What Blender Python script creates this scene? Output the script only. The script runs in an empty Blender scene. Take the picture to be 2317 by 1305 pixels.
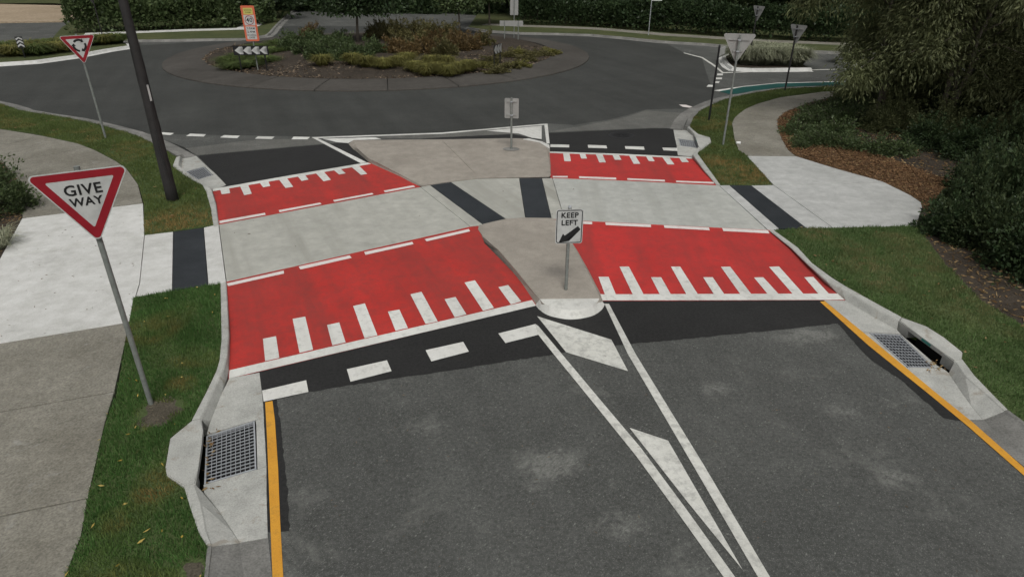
import bpy, bmesh, math, random
import numpy as np
from mathutils import Vector, Matrix
R = math.radians
random.seed(7); rng = np.random.default_rng(11)
scene = bpy.context.scene
C = scene.collection

# ------------------------------------------------------------------ camera
CAM_H, FPX, PITCH, ROLL = 5.25, 1455.0, R(27.4), R(0.3)
PW, PH = 2317.0, 1305.0
cd = bpy.data.cameras.new('camera'); cam = bpy.data.objects.new('camera', cd); C.objects.link(cam)
_up = Vector((0, math.sin(PITCH), math.cos(PITCH))); _x = Vector((1, 0, 0)); _fw = Vector((0, math.cos(PITCH), -math.sin(PITCH)))
_r = _x*math.cos(ROLL) + _up*math.sin(ROLL); _u = -_x*math.sin(ROLL) + _up*math.cos(ROLL)
mw = Matrix.Identity(4)
for i in range(3):
    mw[i][0] = _r[i]; mw[i][1] = _u[i]; mw[i][2] = -_fw[i]
mw[2][3] = CAM_H
cam.matrix_world = mw
cd.sensor_width = 36.0; cd.lens = 36.0*FPX/PW; cd.clip_end = 2000; cd.clip_start = 0.05
scene.camera = cam

# ------------------------------------------------------------------ light
SUN_EL, SUN_AZ = R(56), R(172)          # azimuth from +Y towards +X
world = bpy.data.worlds.new('World'); scene.world = world; world.use_nodes = True
wn = world.node_tree.nodes; wl = world.node_tree.links; wn.clear()
wo = wn.new('ShaderNodeOutputWorld'); bg = wn.new('ShaderNodeBackground'); sky = wn.new('ShaderNodeTexSky')
hs = wn.new('ShaderNodeHueSaturation')
sky.sky_type = 'NISHITA'; sky.sun_disc = False; sky.sun_elevation = SUN_EL; sky.sun_rotation = SUN_AZ
sky.dust_density = 6.0; sky.air_density = 1.0; sky.ozone_density = 1.0
hs.inputs['Saturation'].default_value = 0.12
wl.new(sky.outputs[0], hs.inputs['Color']); wl.new(hs.outputs[0], bg.inputs['Color'])
bg.inputs['Strength'].default_value = 0.092
wl.new(bg.outputs[0], wo.inputs['Surface'])
sd = bpy.data.lights.new('sun', 'SUN'); sd.energy = 1.25; sd.angle = R(16); sd.color = (1.0, 0.975, 0.92)
sun = bpy.data.objects.new('sun', sd); C.objects.link(sun)
_sd = Vector((math.sin(SUN_AZ)*math.cos(SUN_EL), math.cos(SUN_AZ)*math.cos(SUN_EL), math.sin(SUN_EL)))
sun.rotation_euler = _sd.to_track_quat('Z', 'Y').to_euler()
sun.location = (0, 0, 30)
vs = scene.view_settings
vs.view_transform = 'Standard'; vs.look = 'None'; vs.gamma = 1.0; vs.exposure = -0.06; vs.use_curve_mapping = False

# ------------------------------------------------------------------ survey helpers
def ray(u, v):
    x = (u-PW/2)/FPX; y = -(v-PH/2)/FPX
    return _r*x + _u*y + _fw
def G(u, v, z=0.0):
    d = ray(u, v); t = (CAM_H-z)/-d.z
    return Vector((d.x*t, d.y*t, z))
def onplane(u, v, p0, n, lift=0.0):
    d = ray(u, v); c = Vector((0, 0, CAM_H)); t = n.dot(p0 + n*lift - c)/n.dot(d)
    return c + d*t
def GL(pts, z=0.0): return [G(u, v, z) for u, v in pts]

# ------------------------------------------------------------------ materials
def nodes(name):
    m = bpy.data.materials.new(name); m.use_nodes = True
    nt = m.node_tree; b = nt.nodes['Principled BSDF']
    return m, nt, b
def link(nt, a, b): nt.links.new(a, b)
def noise(nt, vec, scale, detail=4, rough=.55, dist=0.0):
    n = nt.nodes.new('ShaderNodeTexNoise'); n.inputs['Scale'].default_value = scale
    n.inputs['Detail'].default_value = detail; n.inputs['Roughness'].default_value = rough; n.inputs['Distortion'].default_value = dist
    link(nt, vec, n.inputs['Vector']); return n.outputs['Fac']
def ramp(nt, fac, stops):
    r = nt.nodes.new('ShaderNodeValToRGB'); e = r.color_ramp.elements
    while len(e) < len(stops): e.new(0.5)
    for i, (p, c) in enumerate(stops):
        e[i].position = p; e[i].color = (*c, 1) if len(c) == 3 else c
    link(nt, fac, r.inputs['Fac']); return r.outputs['Color']
def mix(nt, fac, a, b, mode='MIX'):
    m = nt.nodes.new('ShaderNodeMix'); m.data_type = 'RGBA'; m.blend_type = mode
    for val, sock in ((fac, 0), (a, 6), (b, 7)):
        if hasattr(val, 'is_output'): link(nt, val, m.inputs[sock])
        elif isinstance(val, (int, float)): m.inputs[sock].default_value = val
        else: m.inputs[sock].default_value = (*val, 1)
    return m.outputs[2]
def pos(nt):
    return nt.nodes.new('ShaderNodeNewGeometry').outputs['Position']
def mapped(nt, vec, scale=(1, 1, 1), rot=0.0):
    r = nt.nodes.new('ShaderNodeMapping'); r.inputs['Rotation'].default_value = (0, 0, rot); link(nt, vec, r.inputs['Vector'])
    m = nt.nodes.new('ShaderNodeMapping'); m.inputs['Scale'].default_value = scale
    link(nt, r.outputs[0], m.inputs['Vector']); return m.outputs[0]
def bump(nt, b, h, strength=.3, dist=.01):
    n = nt.nodes.new('ShaderNodeBump'); n.inputs['Strength'].default_value = strength; n.inputs['Distance'].default_value = dist
    link(nt, h, n.inputs['Height']); link(nt, n.outputs[0], b.inputs['Normal'])
G3 = lambda v: (v, v, v)

def surface(name, ca, cb, big=.6, fine=60, fineamt=.35, rough=.85, bumps=.3, bdist=.006, spots=None, streak=None, mid=4.0):
    """mottled mineral surface: slow drift between two tones, mid-size blotches, fine grain, optional spots and wheel streaks"""
    m, nt, b = nodes(name); p = pos(nt)
    col = mix(nt, ramp(nt, noise(nt, p, big, 5, .6), [(.3, G3(0)), (.7, G3(1))]), ca, cb)
    md = noise(nt, p, mid, 6, .65)
    col = mix(nt, .55, col, ramp(nt, md, [(.25, G3(.34)), (.75, G3(.66))]), 'OVERLAY')
    fn = noise(nt, p, fine, 3, .6)
    col = mix(nt, fineamt, col, ramp(nt, fn, [(.3, G3(.2)), (.7, G3(.8))]), 'OVERLAY')
    if streak:
        sc, rot, amt, c = streak
        st = noise(nt, mapped(nt, p, sc, rot), 1.0, 4, .6)
        col = mix(nt, mix(nt, 1.0, ramp(nt, st, [(.48, G3(0)), (.75, G3(amt))]), ramp(nt, md, [(.3, G3(.4)), (.7, G3(1))]), 'MULTIPLY'), col, c)
    if spots:
        sc, lo, amt, c = spots
        sp = noise(nt, p, sc, 6, .7, .6)
        col = mix(nt, ramp(nt, sp, [(lo, G3(0)), (lo+.08, G3(amt))]), col, c)
    link(nt, col, b.inputs['Base Color']); b.inputs['Roughness'].default_value = rough
    b.inputs['Specular IOR Level'].default_value = .25
    bump(nt, b, fn, bumps, bdist)
    return m
def asphalt(name, ca, cb, speck, speckamt=.5, light=None, scuffs=()):
    m, nt, b = nodes(name); p = pos(nt)
    col = mix(nt, ramp(nt, noise(nt, p, .35, 6, .65), [(.3, G3(0)), (.7, G3(1))]), ca, cb)
    col = mix(nt, .5, col, ramp(nt, noise(nt, p, 2.2, 6, .7), [(.25, G3(.36)), (.75, G3(.64))]), 'OVERLAY')
    v = nt.nodes.new('ShaderNodeTexVoronoi'); v.inputs['Scale'].default_value = 95; link(nt, p, v.inputs['Vector'])
    stone = ramp(nt, v.outputs['Distance'], [(.12, G3(1)), (.5, G3(0))])
    pick = ramp(nt, v.outputs['Color'], [(.45, G3(0)), (.8, G3(speckamt))])
    col = mix(nt, mix(nt, 1.0, stone, pick, 'MULTIPLY'), col, speck)
    v2 = nt.nodes.new('ShaderNodeTexVoronoi'); v2.inputs['Scale'].default_value = 34; v2.inputs['Randomness'].default_value = 1
    link(nt, mapped(nt, p, (1, .45, 1), .7), v2.inputs['Vector'])
    col = mix(nt, mix(nt, 1.0, ramp(nt, v2.outputs['Distance'], [(.08, G3(1)), (.3, G3(0))]), ramp(nt, v2.outputs['Color'], [(.55, G3(0)), (.9, G3(speckamt*1.1))]), 'MULTIPLY'), col, speck)
    v3 = nt.nodes.new('ShaderNodeTexVoronoi'); v3.inputs['Scale'].default_value = 26
    link(nt, mapped(nt, p, (.4, 1.2, 1), -.5), v3.inputs['Vector'])
    col = mix(nt, mix(nt, 1.0, ramp(nt, v3.outputs['Distance'], [(.06, G3(1)), (.22, G3(0))]), ramp(nt, v3.outputs['Color'], [(.5, G3(0)), (.9, G3(speckamt))]), 'MULTIPLY'), col, tuple(.45*q for q in ca))
    fn = noise(nt, p, 22, 6, .75)
    col = mix(nt, .75, col, ramp(nt, fn, [(.3, G3(.22)), (.7, G3(.78))]), 'OVERLAY')
    if light:
        wp = noise(nt, mapped(nt, p, (1.1, .06, 1), R(-22)), 1.0, 5, .65)
        col = mix(nt, .55, col, ramp(nt, wp, [(.3, G3(.36)), (.7, G3(.64))]), 'OVERLAY')
        dr = noise(nt, p, 2.6, 7, .8, .8)
        col = mix(nt, ramp(nt, dr, [(.66, G3(0)), (.76, G3(.5))]), col, tuple(.4*q for q in ca))
        lo, amt, c = light
        col = mix(nt, mix(nt, 1.0, ramp(nt, noise(nt, p, .8, 8, .72, .5), [(lo, G3(0)), (lo+.12, G3(amt))]), ramp(nt, noise(nt, mapped(nt, p, (1, .5, 1), .6), 30, 5, .8), [(.35, G3(.15)), (.62, G3(1))]), 'MULTIPLY'), col, c)
    if scuffs:                                             # pale worn spots where the binder has been scraped off
        tot = None
        for x, y, r in scuffs:
            d = nt.nodes.new('ShaderNodeVectorMath'); d.operation = 'DISTANCE'; link(nt, mapped(nt, p, (.7, 1, 1)), d.inputs[0]); d.inputs[1].default_value = (x*.7, y, 0)
            k = ramp(nt, (lambda m: (link(nt, d.outputs['Value'], m.inputs[0]), m.inputs[1].__setattr__('default_value', r*2.2), setattr(m, 'operation', 'DIVIDE'), m.outputs[0])[-1])(nt.nodes.new('ShaderNodeMath')), [(.0, G3(1)), (1.0, G3(0))])
            tot = k if tot is None else mix(nt, 1.0, tot, k, 'ADD')
        fray = mix(nt, 1.0, tot, ramp(nt, noise(nt, p, 5.5, 8, .78, .6), [(.25, G3(0)), (.75, G3(1))]), 'MULTIPLY')
        grit = ramp(nt, noise(nt, mapped(nt, p, (1, .4, 1), .8), 38, 5, .8), [(.36, G3(.1)), (.6, G3(1))])
        col = mix(nt, mix(nt, 1.0, ramp(nt, fray, [(.24, G3(0)), (.6, G3(.62))]), grit, 'MULTIPLY'), col, (.26, .262, .24))
    link(nt, col, b.inputs['Base Color']); b.inputs['Roughness'].default_value = .82
    b.inputs['Specular IOR Level'].default_value = .3
    bump(nt, b, v.outputs['Distance'], .5, .006)
    return m
def paint(name, ca, worn, amt=.6, lo=.55, rough=.65, tyre=None):
    m, nt, b = nodes(name); p = pos(nt)
    w = ramp(nt, noise(nt, p, 7, 8, .75), [(lo, G3(0)), (lo+.2, G3(amt))])
    col = mix(nt, w, ca, worn)
    col = mix(nt, .5, col, ramp(nt, noise(nt, p, 1.3, 5, .6), [(.25, G3(.38)), (.75, G3(.62))]), 'OVERLAY')
    col = mix(nt, .3, col, ramp(nt, noise(nt, p, 90, 3, .6), [(.3, G3(.25)), (.7, G3(.75))]), 'OVERLAY')
    if tyre:
        rot, ta, tc = tyre
        st = noise(nt, mapped(nt, p, (1.0, .07, 1), rot), 1.0, 5, .6); st2 = noise(nt, mapped(nt, p, (14, .5, 1), rot), 1.0, 4, .7)
        k = mix(nt, 1.0, ramp(nt, st, [(.42, G3(0)), (.68, G3(1))]), ramp(nt, st2, [(.2, G3(.45)), (.75, G3(1))]), 'MULTIPLY')
        col = mix(nt, mix(nt, 1.0, k, G3(ta), 'MULTIPLY'), col, tc)
        gr = noise(nt, p, 13, 8, .8)
        col = mix(nt, ramp(nt, gr, [(.62, G3(0)), (.72, G3(.35))]), col, tc)
    link(nt, col, b.inputs['Base Color']); b.inputs['Roughness'].default_value = rough
    b.inputs['Specular IOR Level'].default_value = .3
    bump(nt, b, noise(nt, p, 95, 2), .25, .004)
    return m
def leafmat(name, ca, cb, trans=.25, rough=.55, dry=None):
    m, nt, b = nodes(name)
    g = nt.nodes.new('ShaderNodeNewGeometry'); oi = nt.nodes.new('ShaderNodeObjectInfo')
    col = mix(nt, g.outputs['Random Per Island'], ca, cb)
    col = mix(nt, .45, col, ramp(nt, noise(nt, g.outputs['Position'], 1.6, 3), [(.3, G3(.3)), (.7, G3(.7))]), 'OVERLAY')
    col = mix(nt, .4, col, ramp(nt, oi.outputs['Random'], [(0, G3(.36)), (1, G3(.64))]), 'OVERLAY')
    if dry:
        at = nt.nodes.new('ShaderNodeAttribute'); at.attribute_name = 'dry'
        col = mix(nt, at.outputs['Fac'], col, dry)
    link(nt, col, b.inputs['Base Color']); b.inputs['Roughness'].default_value = rough
    b.inputs['Specular IOR Level'].default_value = .25
    t = nt.nodes.new('ShaderNodeBsdfTranslucent'); link(nt, col, t.inputs['Color'])
    ms = nt.nodes.new('ShaderNodeMixShader'); ms.inputs[0].default_value = trans
    link(nt, b.outputs[0], ms.inputs[1]); link(nt, t.outputs[0], ms.inputs[2])
    link(nt, ms.outputs[0], nt.nodes['Material Output'].inputs['Surface'])
    return m
def plain(name, c, rough=.6, metal=0.0, var=.25, scale=9):
    m, nt, b = nodes(name); tc = nt.nodes.new('ShaderNodeTexCoord').outputs['Object']
    f = noise(nt, tc, scale, 5, .6)
    col = mix(nt, var, c, ramp(nt, f, [(.25, G3(.2)), (.75, G3(.8))]), 'OVERLAY')
    link(nt, col, b.inputs['Base Color']); b.inputs['Roughness'].default_value = rough; b.inputs['Metallic'].default_value = metal
    return m

MAT = dict(
    asphalt=asphalt('old_asphalt', (.060, .0625, .058), (.090, .092, .086), (.23, .235, .215), .85, (.555, .7, (.20, .203, .185)), [(*G(u, v).xy, r) for u, v, r in ((1275, 1035, .24), (1225, 1060, .16), (955, 965, .16), (1205, 1105, .07), (1400, 1190, .2), (1790, 765, .25), (1860, 755, .18), (1900, 930, .16), (2020, 1080, .2), (700, 1120, .14), (1620, 880, .18))]),
    asphalt_ring=asphalt('dark_ring_asphalt', (.036, .038, .035), (.052, .054, .050), (.12, .12, .11), .5, (.6, .3, (.09, .09, .083))),
    asphalt_pale=asphalt('worn_pale_asphalt', (.10, .10, .093), (.14, .14, .125), (.25, .25, .23), .5, (.55, .5, (.26, .26, .24))),
    asphalt_new=asphalt('fresh_asphalt', (.017, .017, .0165), (.024, .024, .0235), (.05, .05, .05), .3),
    concrete_new=surface('new_concrete', (.50, .50, .475), (.60, .60, .575), .5, 70, .2, .85, .2, .004, spots=(5, .66, .25, (.25, .23, .2))),
    concrete_path=surface('grey_path_concrete', (.385, .39, .375), (.47, .475, .46), .5, 70, .2, .85, .2, .004, streak=((.25, 2.2, 1), 0.05, .4, (.27, .27, .255)), spots=(5, .66, .3, (.22, .2, .18))),
    concrete_cross=surface('crossing_concrete', (.37, .37, .332), (.43, .428, .388), .4, 70, .14, .8, .2, .004, streak=((1.7, .11, 1), R(-26), .7, (.20, .195, .165)), spots=(6, .69, .3, (.2, .18, .16))),
    concrete_cross_right=surface('crossing_concrete_right_lane', (.37, .378, .35), (.44, .445, .415), .4, 70, .2, .8, .2, .004, streak=((1.5, .11, 1), R(2), .6, (.20, .195, .165)), spots=(6, .69, .3, (.2, .18, .16))),
    concrete_kerb=surface('kerb_concrete', (.345, .35, .325), (.455, .455, .425), 1.4, 60, .3, .85, .35, .005, spots=(3.2, .58, .5, (.25, .205, .15))),
    concrete_old=surface('weathered_path_concrete', (.160, .150, .122), (.255, .243, .206), .7, 42, .5, .9, .5, .006, spots=(3.2, .60, .4, (.33, .33, .31)), mid=7),
    concrete_dirty=surface('dirty_old_kerb_concrete', (.13, .13, .12), (.24, .235, .22), 1.1, 45, .4, .9, .5, .006, spots=(3, .6, .45, (.06, .06, .055))),
    island=surface('tan_coloured_concrete', (.265, .240, .205), (.34, .310, .268), .6, 60, .2, .85, .25, .005, spots=(7, .66, .35, (.5, .47, .43))),
    apron=surface('dark_apron_concrete', (.052, .048, .042), (.080, .074, .066), .3, 40, .35, .9, .4, .006),
    strip=surface('charcoal_warning_strip', (.026, .030, .034), (.038, .043, .048), 1.5, 60, .3, .55, .3, .004, spots=(9, .68, .25, (.12, .12, .12))),
    red=paint('red_road_paint', (.47, .034, .027), (.30, .040, .034), .7, .42, .6, (R(-26), .8, (.16, .044, .037))),
    red_right=paint('red_road_paint_right_lane', (.50, .034, .030), (.34, .040, .036), .7, .44, .6, (R(2), .7, (.18, .044, .038))),
    white=paint('white_road_paint', (.68, .68, .64), (.40, .40, .37), .75, .50, .65, (R(-26), .55, (.33, .32, .30))),
    white_worn=paint('worn_white_road_paint', (.64, .64, .59), (.30, .30, .28), .75, .46, .7, (R(-24), .5, (.28, .28, .26))),
    pinkwhite=paint('red_stained_white_road_paint', (.70, .65, .62), (.52, .40, .38), .6, .5),
    yellow=paint('yellow_road_paint', (.62, .30, .035), (.32, .17, .04), .7, .52),
    teal=paint('teal_cycle_lane_paint', (.007, .070, .060), (.02, .055, .05), .5, .5),
    soil=surface('dark_leaf_mould_soil', (.030, .024, .018), (.060, .048, .036), .8, 30, .6, .95, .8, .02, spots=(14, .6, .5, (.14, .105, .07))),
    bare=surface('bare_gritty_soil', (.058, .050, .036), (.10, .088, .066), 2.5, 40, .7, .95, .8, .012, spots=(22, .58, .6, (.2, .17, .12))),
    mulch=surface('bark_mulch', (.085, .052, .028), (.13, .078, .042), .8, 40, .6, .95, .8, .02),
    turf=surface('turf_soil', (.048, .080, .024), (.082, .104, .040), .9, 40, .6, .95, .7, .01),
    turf_far=surface('far_turf', (.045, .062, .022), (.085, .09, .036), .5, 20, .5, .95, .7, .02),
    drybank=surface('dry_sandy_bank', (.30, .235, .16), (.40, .32, .23), .12, 6, .4, .95, .4, .02, spots=(.5, .6, .6, (.11, .115, .05))),
    ground=surface('rough_ground', (.04, .045, .022), (.065, .06, .035), .1, 8, .5, .95, .5, .02),
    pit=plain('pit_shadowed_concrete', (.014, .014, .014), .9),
    steel=plain('galvanised_steel', (.42, .44, .46), .5, .3, .3, 20),
    steel_dull=plain('dull_galvanised_pole', (.215, .23, .215), .55, .2, .4, 14),
    alu=plain('bare_aluminium_sign_back', (.33, .33, .315), .5, .15, .25, 6),
    dark_alu=plain('dark_sign_back', (.10, .10, .095), .55, .3, .25, 6),
    black=plain('black_enamel', (.012, .012, .013), .45, 0, .2),
    sign_red=plain('sign_red', (.28, .012, .022), .4, 0, .3, 5),
    sign_white=plain('sign_white', (.50, .505, .49), .45, 0, .35, 5),
    sign_orange=plain('sign_orange_red', (.62, .14, .07), .45, 0, .2),
    sign_yellow=plain('sign_yellow', (.55, .50, .13), .45, 0, .2),
    timber=plain('dark_tarred_timber', (.020, .0185, .018), .8, 0, .6, 7),
    tealmark=plain('teal_stencil_paint', (.03, .20, .17), .6),
    bark=plain('pale_papery_bark', (.15, .13, .105), .9, 0, .6, 7),
    bark_dark=plain('dark_bark', (.06, .05, .04), .9, 0, .6, 7),
    litter=plain('white_paper_cup', (.75, .75, .73), .5),
    iron=plain('cast_iron_cover', (.028, .028, .028), .55, .4, .4, 20),
    grass=leafmat('lawn_blades', (.052, .132, .032), (.105, .195, .056), .32, .6, (.30, .20, .075)),
    grass_mid=leafmat('olive_lawn_blades', (.078, .145, .042), (.140, .215, .078), .32, .6, (.30, .24, .12)),
    grass_far=leafmat('far_lawn_blades', (.075, .115, .030), (.125, .160, .050), .3, .6, (.32, .22, .085)),
    tuft=leafmat('olive_tussock_blades', (.13, .135, .036), (.25, .23, .075), .35),
    palegrass=leafmat('pale_tussock_blades', (.24, .26, .17), (.42, .43, .31), .4),
    shrub=leafmat('glossy_shrub_leaf', (.050, .080, .030), (.120, .158, .068), .28, .42),
    shrub_dark=leafmat('dark_shrub_leaf', (.026, .048, .020), (.066, .098, .042), .28, .45),
    shrub_rust=leafmat('rusty_shrub_leaf', (.092, .068, .030), (.19, .125, .052), .25),
    shrub_olive=leafmat('olive_shrub_leaf', (.085, .085, .032), (.165, .145, .06), .25),
    tree_weep=leafmat('weeping_tree_leaf', (.098, .118, .052), (.23, .25, .120), .45),
    tree_dark=leafmat('dark_tree_leaf', (.028, .046, .020), (.075, .100, .042), .32),
    dryleaf=leafmat('fallen_leaf', (.16, .085, .035), (.32, .23, .11), .1),
    yellowleaf=leafmat('fallen_yellow_leaf', (.40, .28, .05), (.50, .38, .12), .1),
    twig=leafmat('dry_twig', (.07, .05, .035), (.20, .15, .10), 0),
    chip=leafmat('bark_chip', (.075, .04, .02), (.24, .14, .07), 0, .9),
)

# ------------------------------------------------------------------ mesh helpers
def obj(name, me, m=None, parent=None, loc=None, rz=None):
    o = bpy.data.objects.new(name, me); C.objects.link(o)
    if m and me and not me.materials: me.materials.append(MAT[m] if isinstance(m, str) else m)
    if parent: o.parent = parent
    if loc is not None: o.location = loc
    if rz is not None: o.rotation_euler = (0, 0, rz)
    return o
def tag(o, label=None, cat=None, group=None, kind=None):
    if label: o['label'] = label
    if cat: o['category'] = cat
    if group: o['group'] = group
    if kind: o['kind'] = kind
    return o
def thing(name, label, cat, loc=(0, 0, 0), rz=0.0, group=None):
    o = bpy.data.objects.new(name, None); C.objects.link(o); o.empty_display_size = .2
    o.location = loc; o.rotation_euler = (0, 0, rz)
    return tag(o, label, cat, group)
def finish(bm, name='mesh', smooth=False):
    bmesh.ops.recalc_face_normals(bm, faces=bm.faces)
    me = bpy.data.meshes.new(name); bm.to_mesh(me); bm.free()
    if smooth:
        for p in me.polygons: p.use_smooth = True
    return me
def ccw(pts):
    a = sum(pts[i].x*pts[(i+1) % len(pts)].y - pts[(i+1) % len(pts)].x*pts[i].y for i in range(len(pts)))
    return pts if a > 0 else pts[::-1]
def shrink(pts, d):
    """inset a polygon by d metres (for joints between slabs)"""
    pts = ccw(pts); n = len(pts); out = []
    for i in range(n):
        p, a, b = pts[i], pts[i-1], pts[(i+1) % n]
        e1 = (p-a).xy; e2 = (b-p).xy
        if e1.length < 1e-6 or e2.length < 1e-6: out.append(p.copy()); continue
        e1.normalize(); e2.normalize()
        n1 = Vector((-e1.y, e1.x)); n2 = Vector((-e2.y, e2.x)); nn = n1+n2
        k = d/max(.35, 1+n1.dot(n2))
        out.append(Vector((p.x+nn.x*k, p.y+nn.y*k, p.z)))
    return out
from mathutils.geometry import delaunay_2d_cdt
def cdt(pts):
    """robust fill of a plan outline -> (verts with height, triangles)"""
    pts = ccw([Vector(p) for p in pts]); n = len(pts)
    vo, _, fo, ov, _, _ = delaunay_2d_cdt([p.xy for p in pts], [], [list(range(n))], 1, 1e-5)
    out = []
    for i, v in enumerate(vo):
        z = pts[ov[i][0]].z if ov[i] else min(pts, key=lambda q: (q.xy-v).length).z
        out.append(Vector((v.x, v.y, z)))
    return out, fo
def flat(name, pts, m, parent=None):
    """a painted mark or sheet with no thickness"""
    v, f = cdt(pts); me = bpy.data.meshes.new(name); me.from_pydata([tuple(p) for p in v], [], [list(q) for q in f])
    return obj(name, me, m, parent)
def slab(name, pts, th, m, parent=None, gap=0.0, bevel=0.0):
    pts = [Vector(q) for q in pts]
    pts = shrink(pts, gap) if gap else ccw(pts)
    bm = bmesh.new()
    if not bevel:
        V, T = cdt(pts); tv = [bm.verts.new(p) for p in V]
        for q in T: bm.faces.new([tv[i] for i in q])
        n = len(pts); a = [bm.verts.new(p) for p in pts]; b = [bm.verts.new(p - Vector((0, 0, th))) for p in pts]
        for i in range(n): bm.faces.new([a[i], b[i], b[(i+1) % n], a[(i+1) % n]])
        me = bpy.data.meshes.new(name); bm.to_mesh(me); bm.free()
        return obj(name, me, m, parent)
    top = [bm.verts.new(p) for p in pts]; bot = [bm.verts.new(p - Vector((0, 0, th))) for p in pts]
    f = bm.faces.new(top)
    n = len(pts)
    for i in range(n): bm.faces.new([top[i], bot[i], bot[(i+1) % n], top[(i+1) % n]])
    if bevel: bmesh.ops.bevel(bm, geom=list(f.edges), offset=bevel, segments=2, affect='EDGES', profile=.5)
    bmesh.ops.triangulate(bm, faces=[f for f in bm.faces if len(f.verts) > 4], ngon_method='EAR_CLIP')
    return obj(name, finish(bm, name), m, parent)
def box(bm, x0, x1, y0, y1, z0, z1):
    v = [bm.verts.new((x, y, z)) for z in (z0, z1) for y in (y0, y1) for x in (x0, x1)]
    for f in ((0, 2, 3, 1), (4, 5, 7, 6), (0, 1, 5, 4), (2, 6, 7, 3), (0, 4, 6, 2), (1, 3, 7, 5)): bm.faces.new([v[i] for i in f])
def tube(bm, pts, rad, seg=8, cap=True):
    pts = [Vector(p) for p in pts]; rad = rad if hasattr(rad, '__len__') else [rad]*len(pts)
    rings = []
    for i, p in enumerate(pts):
        d = (pts[min(i+1, len(pts)-1)] - pts[max(i-1, 0)]).normalized()
        a = d.cross(Vector((.31, .95, .05)) if abs(d.z) > .5 else Vector((0, 0, 1))).normalized(); b = d.cross(a)
        rings.append([bm.verts.new(p + (a*math.cos(t)+b*math.sin(t))*rad[i]) for t in [2*math.pi*k/seg for k in range(seg)]])
    for r0, r1 in zip(rings, rings[1:]):
        for k in range(seg): bm.faces.new([r0[k], r0[(k+1) % seg], r1[(k+1) % seg], r1[k]])
    if cap: bm.faces.new(rings[-1]); bm.faces.new(rings[0][::-1])
def loft(name, sections, m, parent=None, smooth=False):
    bm = bmesh.new()
    rows = [[bm.verts.new(p) for p in s] for s in sections]
    for a, b in zip(rows, rows[1:]):
        for i in range(len(a)-1): bm.faces.new([a[i], a[i+1], b[i+1], b[i]])
    for r in (rows[0], rows[-1]):
        if len(r) > 2: bm.faces.new(r)
    return obj(name, finish(bm, name, smooth), m, parent)
def arrays(name, V, F, m, parent=None, attr=None):
    """V (n,3), F (k,3|4) numpy -> one mesh object"""
    me = bpy.data.meshes.new(name); n, k = F.shape
    me.vertices.add(len(V)); me.vertices.foreach_set('co', V.astype(np.float32).ravel())
    me.loops.add(n*k); me.loops.foreach_set('vertex_index', F.astype(np.int32).ravel())
    me.polygons.add(n); me.polygons.foreach_set('loop_start', (np.arange(n)*k).astype(np.int32)); me.polygons.foreach_set('loop_total', np.full(n, k, np.int32))
    if attr is not None:
        a = me.attributes.new('dry', 'FLOAT', 'POINT'); a.data.foreach_set('value', attr.astype(np.float32))
    me.update(calc_edges=True); me.validate()
    return me if m is None else obj(name, me, m, parent)
def unit(v): return v/np.maximum(np.linalg.norm(v, axis=1, keepdims=True), 1e-9)
def leafquads(c, d, L, Wd, fold=.18):
    """diamond leaves: base c, axis d, length L, width Wd"""
    n = len(c); d = unit(d); L = np.broadcast_to(L, n)[:, None]; Wd = np.broadcast_to(Wd, n)[:, None]
    w = unit(np.cross(d, rng.normal(size=(n, 3)))); u = np.cross(d, w)
    V = np.stack([c, c+d*L*.45+w*Wd*.5+u*L*fold*.5, c+d*L, c+d*L*.45-w*Wd*.5+u*L*fold*.5], 1).reshape(-1, 3)
    F = np.arange(4*n).reshape(n, 4); return V, F
def inpoly(P, poly):
    x, y = P[:, 0], P[:, 1]; r = np.zeros(len(P), bool); n = len(poly)
    for i in range(n):
        x0, y0 = poly[i][0], poly[i][1]; x1, y1 = poly[i-1][0], poly[i-1][1]
        c = ((y0 > y) != (y1 > y)) & (x < (x1-x0)*(y-y0)/((y1-y0) or 1e-12)+x0); r ^= c
    return r
def scatter(poly, density):
    A = np.array([(p[0], p[1]) for p in poly]); lo, hi = A.min(0), A.max(0)
    n = int(density*np.prod(hi-lo)); P = lo + rng.random((n, 2))*(hi-lo)
    return P[inpoly(P, A)]
def inview(P, margin=60):
    """keep ground points that the picture (plus a margin) can see"""
    X, Y = P[:, 0], P[:, 1]; z = Y*math.cos(PITCH)+CAM_H*math.sin(PITCH)
    u = PW/2+FPX*X/z; v = PH/2-FPX*(Y*math.sin(PITCH)-CAM_H*math.cos(PITCH))/z
    return P[(z > .5) & (u > -margin*5) & (u < PW+margin*5) & (v < PH+margin*4)]
def vnoise(P, s, seed=0):
    """cheap smooth value noise in numpy, 0..1"""
    g = np.random.default_rng(seed).random((64, 64)); q = P*s; i = np.floor(q).astype(int); f = q-i; f = f*f*(3-2*f)
    a = g[i[:, 0] % 64, i[:, 1] % 64]; b = g[(i[:, 0]+1) % 64, i[:, 1] % 64]; c = g[i[:, 0] % 64, (i[:, 1]+1) % 64]; d = g[(i[:, 0]+1) % 64, (i[:, 1]+1) % 64]
    return (a*(1-f[:, 0])+b*f[:, 0])*(1-f[:, 1])+(c*(1-f[:, 0])+d*f[:, 0])*f[:, 1]

def resample(P, step):
    """Catmull-Rom through the points"""
    out = []
    for i in range(len(P)-1):
        a, b, c, d = P[max(i-1, 0)], P[i], P[i+1], P[min(i+2, len(P)-1)]; n = max(1, int((c-b).length/step))
        for k in range(n):
            t = k/n; out.append(.5*((2*b)+(c-a)*t+(2*a-5*b+4*c-d)*t*t+(3*b-a-3*c+d)*t**3))
    out.append(P[-1].copy()); return out
# ------------------------------------------------------------------ heights of the place
ZP, ZV, ZK, ZL = 0.10, 0.105, 0.125, 0.135       # platform, verge and paths, kerb top, lintel

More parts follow.
